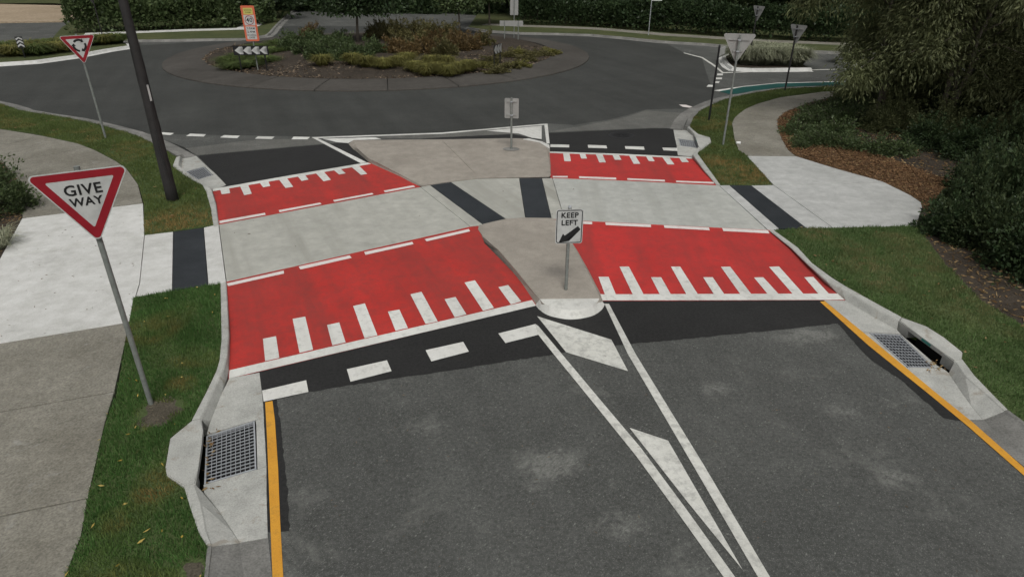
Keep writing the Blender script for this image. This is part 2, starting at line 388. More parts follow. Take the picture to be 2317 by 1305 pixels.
# ------------------------------------------------------------------ ground and road
gm = slab('ground', [(-400, -60, -.6), (400, -60, -.6), (400, 600, -.6), (-400, 600, -.6)], .2, 'ground'); tag(gm, kind='structure')
roadpx_left = [(640, 1500), (616, 1305), (606.6, 1216.5), (603.5, 1117), (603.5, 1055), (597, 953), (594, 900), (587, 842), (520, 853), (515, 700), (505, 560), (486, 432), (512, 418.5), (489, 394.5), (468, 376), (444, 353.4),
               (417, 333), (372, 317), (312, 293), (247, 281), (156, 264), (91, 254), (39, 245), (0, 232), (-150, 203)]
roadpx_right = [(2120, 198), (1987, 194), (1917, 194), (1773.5, 198), (1708, 207), (1651, 217.5), (1606.8, 229), (1570, 243.6), (1534, 271), (1523.7, 294), (1527.5, 314), (1531, 330), (1533, 351), (1566, 356),
                (1590, 386), (1620, 417), (1737, 519), (1788, 561), (1824, 600), (1893, 664), (1864, 679), (1953, 752), (2042, 829), (2106, 882.8), (2188.7, 949), (2317, 1054.5), (2450, 1165)]
rp = GL(roadpx_left) + [Vector((-75, 38, 0)), Vector((-75, 110, 0)), Vector((75, 110, 0)), Vector((75, 30, 0))] + GL(roadpx_right)
rp += [Vector((rp[-1].x-.1, rp[-1].y-2.2, 0)), Vector((rp[0].x+.1, rp[0].y-1.2, 0))]
road = slab('road', rp, .25, 'asphalt'); tag(road, kind='structure')

def ragged(P, amp, step):
    out = []; n = len(P)
    for i in range(n):
        a, b = P[i], P[(i+1) % n]; k = max(1, int((b-a).length/step)); e = (b-a).normalized(); o = Vector((-e.y, e.x, 0))
        for j in range(k): out.append(a.lerp(b, j/k) + (o*random.uniform(-amp, amp) if j else Vector()))
    return out
def patch(px, m='asphalt_new', z=.004, name='asphalt_patch'): return flat(name, ragged(GL(px, z), .012, .07), m, road)
patch([(587, 843), (594, 900), (596, 909), (703, 885.6), (860, 860), (1050, 833), (1100, 824.4), (1253, 801), (1391, 781.4), (1520, 769), (1650, 756.7), (1780, 744), (1895, 731.7), (1965, 808), (2048, 866), (2135, 945), (2180, 952), (2180, 945),
       (2106, 883.5), (2042, 830), (1953, 753), (1866, 681), (1895, 660), (1360, 640), (1205, 640), (520, 820), (522, 852)])
patch([(594, 900), (597, 953), (603.5, 1055), (603.8, 1117), (606.6, 1203), (654, 1200), (651.6, 1117), (639, 993), (627, 915), (627, 902)], z=.0045)
patch([(447, 353), (480, 349), (514.6, 346), (736, 326.4), (783, 322.5), (800, 335), (850, 368), (840, 375), (500, 430), (511, 418.5), (489, 394)])
patch([(1240.5, 301), (1471, 290.8), (1510, 290.5), (1523, 292.5), (1527.5, 314), (1531, 330), (1533.5, 353), (1566, 358), (1244, 350)])
patch([(950, 314.5), (997, 311), (1160, 303.5), (1224, 317), (1224, 326), (1188, 316)])
patch([(1240, 299), (1300, 288), (1372, 275), (1420, 264), (1462, 250), (1545, 256), (1533, 272), (1523, 290.5), (1510, 289.5), (1471, 289.8)], 'asphalt_pale', .003, 'worn_asphalt_patch')
patch([(705, 313), (735, 325), (514, 345), (446, 351), (420, 336), (560, 318)], 'asphalt_pale', .003, 'worn_asphalt_patch')
patch([(732, 316), (1226, 286), (1226, 300), (1000, 312), (801, 315)], 'asphalt_pale', .0035, 'worn_asphalt_patch')

_ring = GL([(-150, 203), (0, 234), (91, 256), (156, 266), (247, 283), (312, 296), (345, 303), (500, 306), (705, 309), (1000, 299), (1236, 279.5), (1300, 283), (1372, 272), (1420, 261), (1462, 248), (1560, 246), (1606.8, 229.5), (1613, 205), (1600, 170), (1588, 131), (1547, 119), (1500, 95), (1338, 79), (1182, 75), (1080, 66), (880, 60), (640, 60), (557, 88), (289, 105), (161, 127), (0, 143), (-150, 152)], .002)
flat('circulating_carriageway', _ring, 'asphalt_ring', road)
def mark(name, px, m='white', z=.009): return flat(name, GL(px, z), m, road)
for px in ([(593, 883), (692.8, 859.6), (698, 886), (596.5, 908)], [(784.7, 834.8), (875.6, 814.5), (886, 839), (793, 863)], [(963, 791.8), (1048, 772.8), (1061, 795), (976, 817)],
           [(1127.6, 754), (1211.5, 732.7), (1218, 757), (1143.8, 775.7)]): mark('holding_line_dash', px)
for px in ([(367, 299.5), (394, 301.5), (385, 306), (358, 304)], [(430, 302.7), (466, 304), (461, 309.5), (421, 308)], [(506.7, 306), (542.6, 307.4), (536.6, 313), (497.6, 311.3)], [(583.7, 308.7), (621.4, 309.5), (615, 315), (577, 314)], [(664.4, 309.5), (701.7, 310.3), (695.7, 315.5), (659, 315.5)]):
    mark('give_way_line_dash', px)
for px in ([(1245.7, 326.7), (1288, 327.8), (1288, 333.8), (1245, 333)], [(1330, 328), (1372, 329.4), (1373.8, 335.9), (1331, 334.6)], [(1413.7, 331), (1457, 332), (1458.5, 339), (1415.5, 337)], [(1498.4, 334.3), (1532.2, 335), (1533, 342), (1501.5, 340.3)]):
    mark('exit_holding_line_dash', px)
for px in ([(1603, 192), (1617, 193), (1614.6, 197), (1598.5, 196.7)], [(1616, 184.4), (1629, 184.4), (1626, 188.6), (1613, 188)], [(1620, 176), (1634, 176), (1633, 180), (1620, 180)], [(1623, 166.7), (1636, 167), (1635.5, 171), (1622.5, 171)]):
    mark('side_road_line_dash', px)
mark('median_line', [(1212, 733), (1218, 737), (1271, 800), (1360, 906), (1449.6, 1011.7), (1556, 1155), (1664, 1305), (1700, 1356), (1672, 1356), (1638, 1305), (1540, 1168), (1438, 1029), (1346, 915), (1253, 801), (1218, 757)], 'white_worn', .0095)
mark('median_line', [(1367.8, 687), (1378, 687), (1438, 800), (1590, 1047), (1742.8, 1305), (1773, 1356), (1745, 1356), (1715.6, 1305), (1567, 1050), (1420.4, 800)], 'white_worn')
mark('painted_chevron', [(1215.4, 715), (1383.4, 768), (1421, 839), (1281, 796.5)], 'white_worn')
mark('painted_chevron', [(1424.3, 967), (1511.7, 996), (1680.7, 1288.4), (1552, 1130)], 'white_worn')
mark('yellow_edge_line', [(600, 909.5), (616.5, 906.5), (622, 950), (629, 1055), (634, 1180), (641, 1305), (652, 1500), (628, 1500), (616.5, 1305), (609, 1117), (604, 985)], 'yellow')
mark('yellow_edge_line', [(1855.6, 682.5), (1866.5, 681), (1981.8, 775), (2114, 884.8), (2200, 954), (2317, 1057), (2440, 1160), (2440, 1185), (2317, 1075), (2184.6, 959), (2101.8, 891), (1965, 781)], 'yellow')
mark('island_outline', [(704.8, 310.8), (1000, 300.4), (1231, 280.4), (1231.4, 283), (1000, 303), (718, 313)])
mark('island_outline', [(1231.4, 280.4), (1239, 280.4), (1243.6, 325), (1236.6, 325)], z=.0095)
mark('island_outline', [(704.8, 310.8), (718, 312.5), (829, 367), (816, 369.5)], z=.0095)
mark('painted_infill', [(729.5, 314), (849, 311), (863.7, 315.5), (801, 317), (788, 324), (762, 322)], z=.0085)
mark('painted_infill', [(1101, 296), (1225.6, 284.8), (1225.6, 315), (1204, 312.4), (1174, 302.5)], z=.0085)
mark('side_road_edge_line', [(1547, 119.5), (1590, 130), (1617, 147), (1637, 164), (1780, 159.5), (1922, 155.5), (1922, 157), (1780, 161), (1634, 166), (1612, 148), (1587, 131.5), (1547, 120.8)], 'white_worn')
mark('cycle_lane', [(1627.6, 207), (1682, 196.7), (1760.5, 188.9), (1917, 185), (2100, 186), (2100, 194), (1987, 193.2), (1917, 193), (1773.5, 196.5), (1708, 205.5), (1669, 212.5), (1650, 213)], 'teal', .008)
mark('cycle_lane_line', [(1614.6, 205), (1682, 195.4), (1760.5, 187.6), (1917, 183.8), (2100, 184.8), (2100, 186), (1917, 185), (1760.5, 188.9), (1682, 196.7), (1627.6, 207)], 'white')
mark('paint_smear', [(1536, 237), (1552, 237.5), (1567, 242), (1560, 244), (1545, 242)], 'pinkwhite', .006)

# manhole cover in the fresh asphalt
mh = G(1406, 306, .006)
m_o = thing('manhole_cover', 'round dark iron manhole cover in the fresh asphalt near the exit line', 'manhole cover', mh)
bm = bmesh.new()
def ring(bm, r0, r1, z, seg=32, z1=None):
    a = [bm.verts.new((r0*math.cos(t), r0*math.sin(t), z)) for t in np.linspace(0, 2*math.pi, seg, endpoint=False)]
    b = [bm.verts.new((r1*math.cos(t), r1*math.sin(t), z if z1 is None else z1)) for t in np.linspace(0, 2*math.pi, seg, endpoint=False)]
    for i in range(seg): bm.faces.new([a[i], a[(i+1) % seg], b[(i+1) % seg], b[i]])
ring(bm, .34, .40, .004); ring(bm, .40, .43, .004, z1=0.0)
obj('frame', finish(bm), 'iron', m_o)
bm = bmesh.new(); bmesh.ops.create_circle(bm, cap_ends=True, radius=.335, segments=32)
for r in (.28, .2, .12): ring(bm, r-.02, r, .006)
for k in range(12):
    a = k*math.pi/6; box(bm, -.008, .008, .05, .3, .001, .006)
    bmesh.ops.rotate(bm, verts=bm.verts[-8:], cent=(0, 0, 0), matrix=Matrix.Rotation(a, 3, 'Z'))
obj('lid', finish(bm), 'iron', m_o)

# ------------------------------------------------------------------ raised crossing
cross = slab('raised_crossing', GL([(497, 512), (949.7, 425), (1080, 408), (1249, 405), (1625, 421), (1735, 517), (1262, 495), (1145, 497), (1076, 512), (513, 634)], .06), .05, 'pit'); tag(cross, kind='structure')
g = .005
slab('slab', GL([(495, 508), (722, 466), (951, 423), (1064.6, 513), (790, 575), (512, 637)], ZP), .1, 'concrete_cross', cross, g, .006)
slab('slab', GL([(951, 423), (973.4, 419), (1092, 507), (1064.6, 513)], ZP), .1, 'concrete_cross', cross, g, .006)
slab('slab', GL([(1020.3, 412), (1080, 404.6), (1174.8, 402.8), (1188.9, 492.7), (1144.9, 495.3)], ZP), .1, 'concrete_cross', cross, g, .006)
slab('slab', GL([(1226, 403.3), (1250, 402.8), (1278, 498), (1247.8, 493.5)], ZP), .1, 'concrete_cross', cross, g, .006)
slab('slab', GL([(1250, 402.8), (1440, 410), (1627, 419.5), (1736.6, 520), (1500, 509), (1278, 498)], ZP), .1, 'concrete_cross_right', cross, g, .006)
def strip(px, parent, z):
    """charcoal warning strip: narrow ribbed bars side by side"""
    a, b, c, d = GL(px, z)
    base = slab('warning_strip', [a, b, c, d], .1, 'strip', parent, .003, .004)
    V = []; F = []; n = 12
    bm = bmesh.new()
    for k in range(n):
        t0 = (k+.22)/n; t1 = (k+.78)/n
        q = [a.lerp(b, t0), a.lerp(b, t1), d.lerp(c, t1), d.lerp(c, t0)]
        q = shrink(q, .012) if True else q
        lo = [bm.verts.new(p) for p in q]; hi = [bm.verts.new(p+Vector((0, 0, .005))) for p in shrink(q, .004)]
        bm.faces.new(hi)
        for i in range(4): bm.faces.new([lo[i], lo[(i+1) % 4], hi[(i+1) % 4], hi[i]])
    r = obj('ribs', finish(bm), 'strip', base); return base
strip([(973.4, 419), (1020.3, 412), (1144.9, 495.3), (1092, 507)], cross, ZP)
strip([(1174.8, 402.8), (1226, 403.3), (1247.8, 493.5), (1188.9, 492.7)], cross, ZP)

def ramp_piece(outline, A, B, T, keys, dashes, band, m='red'):
    """red ramp: plane through bottom line A-B (road level) and top point T (platform level)"""
    p0 = G(*A, .006); pb = G(*B, .006); pt = G(*T, ZP)
    n = (pb-p0).cross(pt-p0).normalized(); n = n if n.z > 0 else -n
    on = lambda px, lift=0: [onplane(u, v, p0, n, lift) for u, v in px]
    rmp = slab('ramp', on(outline), .05, m, cross)
    flat('ramp_foot_line', on(band, .004), 'white', rmp)
    for k in keys: flat('ramp_tooth', on(k, .0042), 'white', rmp)
    for d in dashes: flat('crossing_edge_dash', on(d, .004), 'pinkwhite', rmp)
    return rmp
ramp_piece([(512, 636.8), (790, 574.5), (1064, 513), (1082, 511), (1096, 550), (1160, 615), (1220, 689), (517, 857), (521, 756), (517, 704)],
    (517, 856), (1212, 691.5), (790, 574.5),
    [[(595, 766), (624.5, 760), (632, 809), (600, 816.6)], [(662, 721), (690.7, 715.8), (708.4, 790.5), (677.7, 798)], [(740, 735), (767.5, 729), (782, 774), (752, 781)], [(799, 692), (825.6, 686), (854, 758), (825, 765)],
     [(877.7, 704.6), (903.8, 700), (923, 741.6), (895, 748)], [(928.5, 665.5), (953.8, 659.8), (990.5, 726.7), (963, 732.5)], [(1006, 676.7), (1030.6, 671.5), (1055.6, 711), (1029, 717.6)], [(1051, 639), (1074.7, 634), (1117.7, 696), (1093, 702.8)], [(1127.6, 649.4), (1149.8, 644.7), (1179.5, 681.7), (1156, 688.4)]],
    [[(513.5, 640.8), (642, 612), (642.8, 618.6), (516, 647)], [(676, 603), (791, 577.5), (795.7, 583.4), (679.8, 609.5)], [(824, 570), (932.7, 547), (935.8, 552.3), (827, 576.5)], [(961, 541), (1060.7, 518), (1063.8, 523.4), (965.6, 546)]],
    [(519.5, 837), (1204, 678.5), (1213, 691.2), (518, 855.7)])
ramp_piece([(1255, 496), (1278, 498), (1450, 506), (1742, 520.5), (1788, 561), (1826, 592), (1870, 638), (1913, 678.6), (1364, 680.5), (1335, 640), (1290, 560)],
    (1364, 680), (1911, 678.5), (1450, 506),
    [[(1354, 626), (1377, 626), (1394, 666.8), (1369, 666.8)], [(1401.7, 603), (1423, 603), (1456.4, 665.5), (1431.6, 665.5)], [(1473, 627), (1496, 627), (1518, 665.5), (1492.9, 665.5)], [(1518, 603), (1539, 603), (1578.8, 665), (1552.8, 665)], [(1591, 627), (1612.7, 627), (1638.7, 665), (1615, 665)],
     [(1631, 603.5), (1652, 603), (1700, 665), (1675, 665)], [(1706, 627.5), (1727, 627), (1762, 665), (1737, 665)], [(1740, 603.5), (1762.5, 602.6), (1818, 664.5), (1793.5, 664.5)], [(1819.6, 627), (1840, 626), (1876, 664.5), (1852.7, 665.5)]],
    [[(1268, 498.5), (1340, 502), (1340, 507.5), (1270, 504)], [(1369.5, 503), (1473, 508), (1473, 514), (1370.7, 509)], [(1502, 509.5), (1604, 515), (1606, 521), (1503.4, 515.4)], [(1634, 516), (1738, 521.5), (1741, 528), (1637, 522.6)]],
    [(1358, 665.5), (1895, 663.8), (1911, 678), (1363, 679.5)], 'red_right')
ramp_piece([(479.5, 428), (655, 397.5), (831, 367.5), (850, 368), (925, 410), (951, 422.6), (722, 465.8), (495.5, 508.3), (490, 461)],
    (480, 428), (831, 367.5), (722, 465.8),
    [[(497.7, 427.7), (517.7, 423.8), (521, 437), (501.6, 439.7)], [(542.8, 420.4), (561, 417.3), (569.8, 438.4), (552.4, 441.6)], [(587, 412.9), (607, 409.5), (611.5, 421), (595.4, 424)], [(630.5, 405.6), (648.8, 402.5), (663.6, 422.8), (646, 425.4)],
     [(673, 398.5), (689.7, 395.4), (698.3, 406.4), (682.6, 409.8)], [(713.9, 391), (732, 388), (749, 407), (732, 410.3)], [(754.8, 384.7), (770, 381.4), (782, 392.3), (767.3, 395)], [(795, 377.7), (811.6, 374.6), (831, 393.6), (816.8, 396)]],
    [[(496.4, 499.7), (599.3, 481.4), (601, 486), (497, 505.4)], [(630.5, 475.7), (724.3, 458.5), (727.7, 462), (632.6, 480)], [(753.5, 452.8), (842, 436.6), (845.5, 439.7), (756.9, 456.7)], [(868, 431.4), (935, 419.4), (939.8, 422.8), (871, 435.3)]],
    [(479.5, 428), (655, 397), (831, 367.5), (840, 371), (660, 402.3), (480.8, 433)])
ramp_piece([(1244, 343), (1400, 348), (1566, 355.5), (1591, 386), (1621, 417.8), (1627, 419.5), (1440, 410), (1246, 402.8), (1242, 370)],
    (1244, 343), (1566, 356), (1440, 410),
    [[(1273.8, 346), (1288.7, 346.6), (1291.8, 365), (1277, 365)], [(1311, 347), (1324, 347.6), (1328.5, 359), (1315, 359)], [(1347.8, 348.4), (1362.9, 349), (1371, 367.6), (1356, 367.6)], [(1385.6, 349.7), (1400, 350.5), (1406, 361.7), (1390.8, 361.7)],
     [(1422.8, 351), (1437, 351.8), (1448.9, 370.8), (1433.7, 370.8)], [(1460.6, 352.3), (1474, 352.8), (1481.4, 365), (1467.9, 364.5)], [(1496.5, 353), (1512.7, 354), (1526, 372.3), (1510.6, 372.3)], [(1534.7, 354.4), (1549.5, 355.7), (1558.9, 367), (1543, 367)]],
    [[(1250.4, 398.4), (1284.7, 398.4), (1284.7, 402), (1251, 401.5)], [(1309.5, 398.9), (1394, 402), (1394.7, 406.7), (1310.8, 403.3)], [(1419, 403.3), (1504, 407), (1505, 411), (1420, 407)], [(1529.5, 408.8), (1614.6, 412), (1616, 415.8), (1530, 412.4)]],
    [(1244, 343), (1400, 348), (1566, 355.6), (1567, 359.3), (1400, 351.4), (1244.4, 346.5)], 'red_right')

# ------------------------------------------------------------------ splitter islands (tan concrete with sloping kerb sides)
def island(name, top_px, zs, base_px, m='island'):
    """top outline with its own heights and a matching outline where the kerb meets the road"""
    top = [G(u, v, z) for (u, v), z in zip(top_px, zs)]; base = [G(u, v, -.02) for u, v in base_px]
    bm = bmesh.new(); t = [bm.verts.new(p) for p in top]; b = [bm.verts.new(p) for p in base]
    bm.faces.new(t); n = len(t)
    for i in range(n): bm.faces.new([t[i], t[(i+1) % n], b[(i+1) % n], b[i]])
    bmesh.ops.triangulate(bm, faces=[f for f in bm.faces if len(f.verts) > 4], ngon_method='EAR_CLIP')
    o = obj(name, finish(bm), m); tag(o, kind='structure'); return o
# far island: split by its two joints into four slabs that stand on one base
zt = .125
def isl_slabs(parent, polys):
    for pp in polys: slab('slab', [G(u, v, z) for u, v, z in pp], .13, 'island', parent, .004, .008)
fi = island('far_splitter_island', [(800, 322), (815, 318.5), (1000, 317.5), (1143, 315), (1188, 316), (1220, 322), (1236, 330), (1239, 345), (1244, 376), (1245.6, 397), (1242, 400.5), (1174, 402), (1080, 404), (1020, 411.4), (973, 418.4), (953, 421.5), (925, 406), (852, 367), (808, 336)],
    [.11]*11+[.095]*5+[.1, .11, .11],
    [(787, 327), (798, 317), (1000, 315.2), (1143, 312.5), (1190, 313), (1225, 320), (1242, 328), (1245, 345), (1250, 376), (1251, 398), (1249, 403), (1174, 403.6), (1080, 405.6), (1020, 413), (973, 420), (948, 423.5), (905, 408), (838, 372), (797, 338)])
isl_slabs(fi, [
    [(801, 322, zt), (816, 319, zt), (1000, 318, zt), (1040, 356.5, zt), (834, 358.5, zt), (808, 336, zt)],
    [(1000, 318, zt), (1143, 315.5, zt), (1188, 316.5, zt), (1220, 322.5, zt), (1235, 330, zt), (1239, 345, zt), (1241, 357, zt), (1040, 356.5, zt)],
    [(834, 358.5, zt), (1040, 356.5, zt), (1085, 402.8, .108), (1020, 410.6, .108), (973, 417.6, .106), (955, 420.5, .106), (925, 405, .115), (852, 367, zt)],
    [(1040, 356.5, zt), (1241, 357, zt), (1244, 376, zt), (1245, 396, .115), (1241, 399.5, .108), (1174, 401, .106), (1085, 402.8, .106)]])
slab('painted_nose', GL([(1184, 314.8), (1196, 313.2), (1226, 320), (1243, 328), (1244, 336), (1238, 333), (1221, 322.5)], .132), .12, 'white', fi)
ni = island('near_splitter_island', [(1079, 515), (1094, 506.5), (1146, 494.6), (1189, 492), (1248, 493.4), (1262, 498), (1281, 530), (1304, 566), (1330, 615), (1352, 660), (1358, 677), (1350, 686), (1330, 697), (1290, 702), (1250, 697), (1228, 686), (1220, 676), (1168, 612), (1128, 566), (1094, 536)],
    [.1]*6+[.105, .115]+[.12]*12,
    [(1072, 517), (1090, 508.5), (1145, 496.2), (1188, 493.4), (1250, 495), (1265, 498), (1285, 531), (1309, 566), (1336, 615), (1360, 664), (1368, 690), (1360, 700), (1336, 714.5), (1290, 721), (1242, 713), (1218, 698), (1210, 690), (1154, 613), (1113, 565), (1082, 540)])
slab('slab', [G(u, v, z) for u, v, z in [(1081, 515, .106), (1095, 507, .106), (1146, 495, .106), (1189, 492.4, .106), (1248, 493.8, .106), (1261, 498, .108), (1280, 530, .115), (1303, 566, zt), (1329, 615, zt), (1351, 661, zt), (1354, 673, zt), (1222, 674.5, zt), (1169, 612, zt), (1129, 566, zt), (1095, 536, .112)]], .13, 'island', ni, .003, .01)
def nose(px, z, name, parent, m='white'):
    """painted half-round island nose: flat top and a sloping painted kerb"""
    top = resample([G(u, v, z) for u, v in px[0]], .03); low = resample([G(u, v, .004) for u, v in px[1]], .03)
    k = 40; top = [top[int(i*(len(top)-1)/k)] for i in range(k+1)]; low = [low[int(i*(len(low)-1)/k)] for i in range(k+1)]
    bm = bmesh.new(); t = [bm.verts.new(p) for p in top]; b = [bm.verts.new(p) for p in low]
    bm.faces.new(t)
    for i in range(len(b)-1): bm.faces.new([t[i], t[i+1], b[i+1], b[i]])
    bmesh.ops.triangulate(bm, faces=[f for f in bm.faces if len(f.verts) > 4])
    return obj(name, finish(bm), m, parent)
nose(([(1222, 676.5), (1232, 686), (1252, 696), (1290, 701), (1328, 696), (1347, 686), (1355, 675)],
      [(1212, 689), (1219, 699), (1243, 714), (1290, 722.5), (1337, 715.5), (1361, 701), (1368.5, 688)]), .13, 'painted_nose', ni)

# ------------------------------------------------------------------ kerbs and gutters
def kerb_px(name, secs, zk=ZK, m='concrete_kerb', zfs=None):
    S = []
    for i, (bk, ft, fb) in enumerate(secs):
        z0 = zfs[i] if zfs else .004
        b = G(*bk, zk); f = G(*ft, zk); l = G(*fb, z0)
        e = (f-b); e.z = 0; e = e.normalized()*.018 if e.length > .05 else Vector((0, 0, 0))
        S.append([b-Vector((0, 0, .3)), b, f-e, f-Vector((0, 0, .015)), l, l-Vector((0, 0, .2))])
    return tag(loft(name, S, m), kind='structure')
def gutter(name, polys, m='concrete_kerb', z=.006):
    o = None
    for p in polys:
        if o is None: o = slab(name, GL(p, z), .2, m); tag(o, kind='structure')
        else: slab('gutter_slab', GL(p, z), .2, m, o, .003)
    return o
kerb_px('near_left_kerb', [((499, 641), (512, 637), (512.5, 638)), ((500, 691), (515.5, 700), (517, 704)), ((501.5, 767), (518, 757), (520.5, 757)), ((497, 815), (514.5, 805), (520, 806)), ((489.7, 839.7), (507, 834), (518, 842)), ((466, 889), (483, 886), (503, 887)), ((443, 933.5), (460, 936), (484, 934)), ((434.5, 949.6), (454.6, 946.5), (477, 951))],
        zfs=[.1, .066, .035, .012, .004, .004, .004, .004])
kerb_px('near_left_kerb_end', [((416, 1098.6), (442, 1094), (461, 1114)), ((431, 1148), (458, 1140), (496.5, 1157.5)), ((450, 1204), (468, 1196), (526, 1202)), ((468.6, 1233.6), (478, 1233), (541.5, 1227))])
kerb_px('old_left_kerb', [((469, 1235), (479, 1234.5), (542, 1228.5)), ((465, 1275), (474, 1275), (548, 1270)), ((462, 1305), (471, 1305), (552, 1305)), ((445, 1500), (455, 1500), (562, 1500))], m='concrete_dirty')
gutter('near_left_gutter', [[(519, 855), (587, 842.6), (594, 900), (597, 945), (577, 949.5), (468, 982), (474, 960), (484, 934), (503, 887)],
    [(579, 950), (597, 945), (603.5, 1055), (582, 1061)], [(582, 1061), (603.5, 1055), (603.5, 1117), (606.6, 1216), (541.5, 1227), (526, 1202), (496.5, 1157.5), (461, 1114), (460, 1096)]])
gutter('old_left_gutter', [[(541.5, 1228), (606.6, 1217), (616, 1305), (640, 1500), (560, 1500), (552, 1305)]], 'concrete_dirty')
kerb_px('near_right_kerb', [((1751, 521), (1742, 521), (1741, 521.5)), ((1805, 560), (1791, 560), (1789.5, 561)), ((1837, 595), (1828, 597), (1826, 599)), ((1882, 628), (1870, 634), (1867, 640)), ((1915.6, 649), (1905, 653), (1898, 667)), ((1932, 658), (1921, 662), (1913.5, 680)), ((1986, 688), (1977, 695), (1970, 713)), ((2039.8, 717), (2034, 725.5), (2029.4, 746))],
        zfs=[.1, .07, .045, .02, .008, .004, .004, .004])
kerb_px('near_right_kerb_end', [((2177, 812.4), (2160, 817.5), (2147, 843.4)), ((2205, 849.7), (2186, 854), (2176, 887)), ((2243, 889), (2231, 892), (2198, 918)), ((2279.8, 926), (2272, 929), (2224, 949))])
kerb_px('old_right_kerb', [((2281, 927), (2273, 930), (2225, 950)), ((2317, 953), (2309, 956), (2262, 985)), ((2510, 1100), (2500, 1103), (2445, 1140))], m='concrete_dirty')
gutter('near_right_gutter', [[(1864.5, 678.8), (1913.5, 680), (1970, 713), (2029.4, 746), (2038, 755), (1966, 751), (1953, 751.5)],
    [(1953, 752.5), (1966, 752), (2053, 830), (2042, 829)], [(2042, 829.5), (2053, 831), (2114, 832), (2138, 836), (2147, 843.4), (2176, 887), (2198, 918), (2224, 949), (2188.7, 949), (2106, 882.8), (2052, 838)], [(2038, 755.5), (2120, 826), (2138, 836), (2113, 831), (2036, 756)]])
gutter('old_right_gutter', [[(2189, 950), (2225, 950), (2262, 985), (2445, 1140), (2450, 1165), (2317, 1054.5)]], 'concrete_dirty')
kerb_px('far_left_kerb', [((483, 509.7), (494.5, 508), (495.5, 508.5)), ((476.7, 469), (489, 462), (490, 463)), ((466.3, 433), (478.5, 428), (480.5, 431)), ((458.5, 418.5), (470, 419), (482, 428)), ((423, 399), (432, 396), (450, 408))], zfs=[.1, .05, .01, .004, .004])
kerb_px('far_left_kerb_end', [((391, 375.5), (404, 374), (411, 382)), ((398.6, 356), (408, 353), (413, 359))])
gutter('far_left_gutter', [[(413, 359), (444, 353.4), (468, 376), (462, 377), (419, 388.3), (411, 381)], [(462, 377), (468, 376), (489, 394.5), (482, 396.3)], [(482, 396.3), (489, 394.5), (512, 418.5), (482, 430), (450, 408), (448, 406.5)]])
kerb_px('far_right_kerb', [((1629.7, 418.4), (1621, 417.5), (1620, 418)), ((1606, 386), (1593, 384.5), (1591, 386.5)), ((1577.6, 347), (1567, 349), (1566, 356)), ((1586, 338.7), (1580, 332), (1578, 340))], zfs=[.1, .05, .008, .004])
kerb_px('far_right_kerb_end', [((1579.5, 303.5), (1570, 301), (1567, 307)), ((1560, 286.6), (1555, 287.5), (1553, 295))])
gutter('far_right_gutter', [[(1523.7, 294), (1553, 295), (1567, 307), (1577, 319.5), (1535, 313.3), (1527.5, 314)], [(1527.5, 314), (1535, 314), (1539, 330), (1531, 330)], [(1531, 330.5), (1539, 330), (1579.5, 335.3), (1578, 340), (1566, 355), (1533.5, 351)]])

def kerb_run(name, back, side, m='concrete_dirty', wtop=.16, wface=.06, wgut=.38, zk=ZK, kind='structure'):
    """kerb and gutter swept along the back-of-kerb line; side=+1 puts the road to the left of travel"""
    S = []; n = len(back)
    for i, p in enumerate(back):
        t = (back[min(i+1, n-1)]-back[max(i-1, 0)]); t.z = 0; t.normalize(); o = Vector((-t.y, t.x, 0))*side
        q = Vector((p.x, p.y, 0))
        S.append([q+Vector((0, 0, -.3)), q+Vector((0, 0, zk)), q+o*wtop+Vector((0, 0, zk)), q+o*(wtop+wface)+Vector((0, 0, .012)), q+o*(wtop+wface+wgut)+Vector((0, 0, .005)), q+o*(wtop+wface+wgut)+Vector((0, 0, -.2))])
    return tag(loft(name, S, m), kind=kind)
lk = resample(GL([(400, 352), (349, 324), (284, 297), (234.4, 284), (156, 266), (91, 256.6), (39, 247.5), (0, 234.5), (-150, 205), (-400, 160)], ZK), .8)
kerb_run('roundabout_left_kerb', lk, -1, wgut=.3)
rk = resample(GL([(1561, 286.6), (1567.7, 268), (1581, 252.7), (1612, 235.8), (1651, 221), (1708, 210), (1773.5, 200), (1917, 195.5), (2120, 197), (2400, 200)], ZK), .8)
kerb_run('roundabout_right_kerb', rk, 1, wgut=.42)

# ------------------------------------------------------------------ footpaths
lp = slab('left_footpath', GL([(49.5, 494), (324, 460), (483, 510), (512, 637), (302, 673), (284, 777), (239, 956), (198, 1130), (149, 1305), (80, 1500), (-420, 1520), (-115, 795), (0, 584)], .06), .2, 'soil'); tag(lp, kind='structure')
def path(parent, px, m, z=ZV): return slab('slab', GL(px, z), .1, m, parent, .012 if m == 'concrete_old' else .006, .006)
path(lp, [(49.5, 494), (324, 460), (327, 532), (1, 582)], 'concrete_new')
path(lp, [(1, 582), (327, 532), (316, 640), (307, 671), (302, 674), (293, 728), (-115, 795)], 'concrete_new')
path(lp, [(327, 532), (392, 524), (390, 656), (307, 671), (316, 640)], 'concrete_new')
path(lp, [(460.6, 515), (483, 510), (495, 508), (512, 637), (499, 641), (471, 645.6)], 'concrete_new')
strip([(392, 524), (460.6, 515), (471, 645.6), (390, 656)], lp, ZV)
path(lp, [(-115, 795), (293, 728), (284, 777), (260.5, 885), (-210, 968)], 'concrete_old')
path(lp, [(-210, 968), (260.5, 885), (239, 956), (214, 1067.6), (201, 1125), (-330, 1236)], 'concrete_old')
path(lp, [(-330, 1236), (201, 1125), (186, 1210), (149, 1305), (90, 1440), (-430, 1530)], 'concrete_old')
lpf = slab('far_left_footpath', GL([(49.5, 494), (324, 460), (312.6, 417), (286.5, 381), (213.6, 339), (101.6, 308), (0, 292), (-120, 280), (-200, 310), (-50, 345), (8, 370), (36, 403)], .06), .2, 'soil'); tag(lpf, kind='structure')
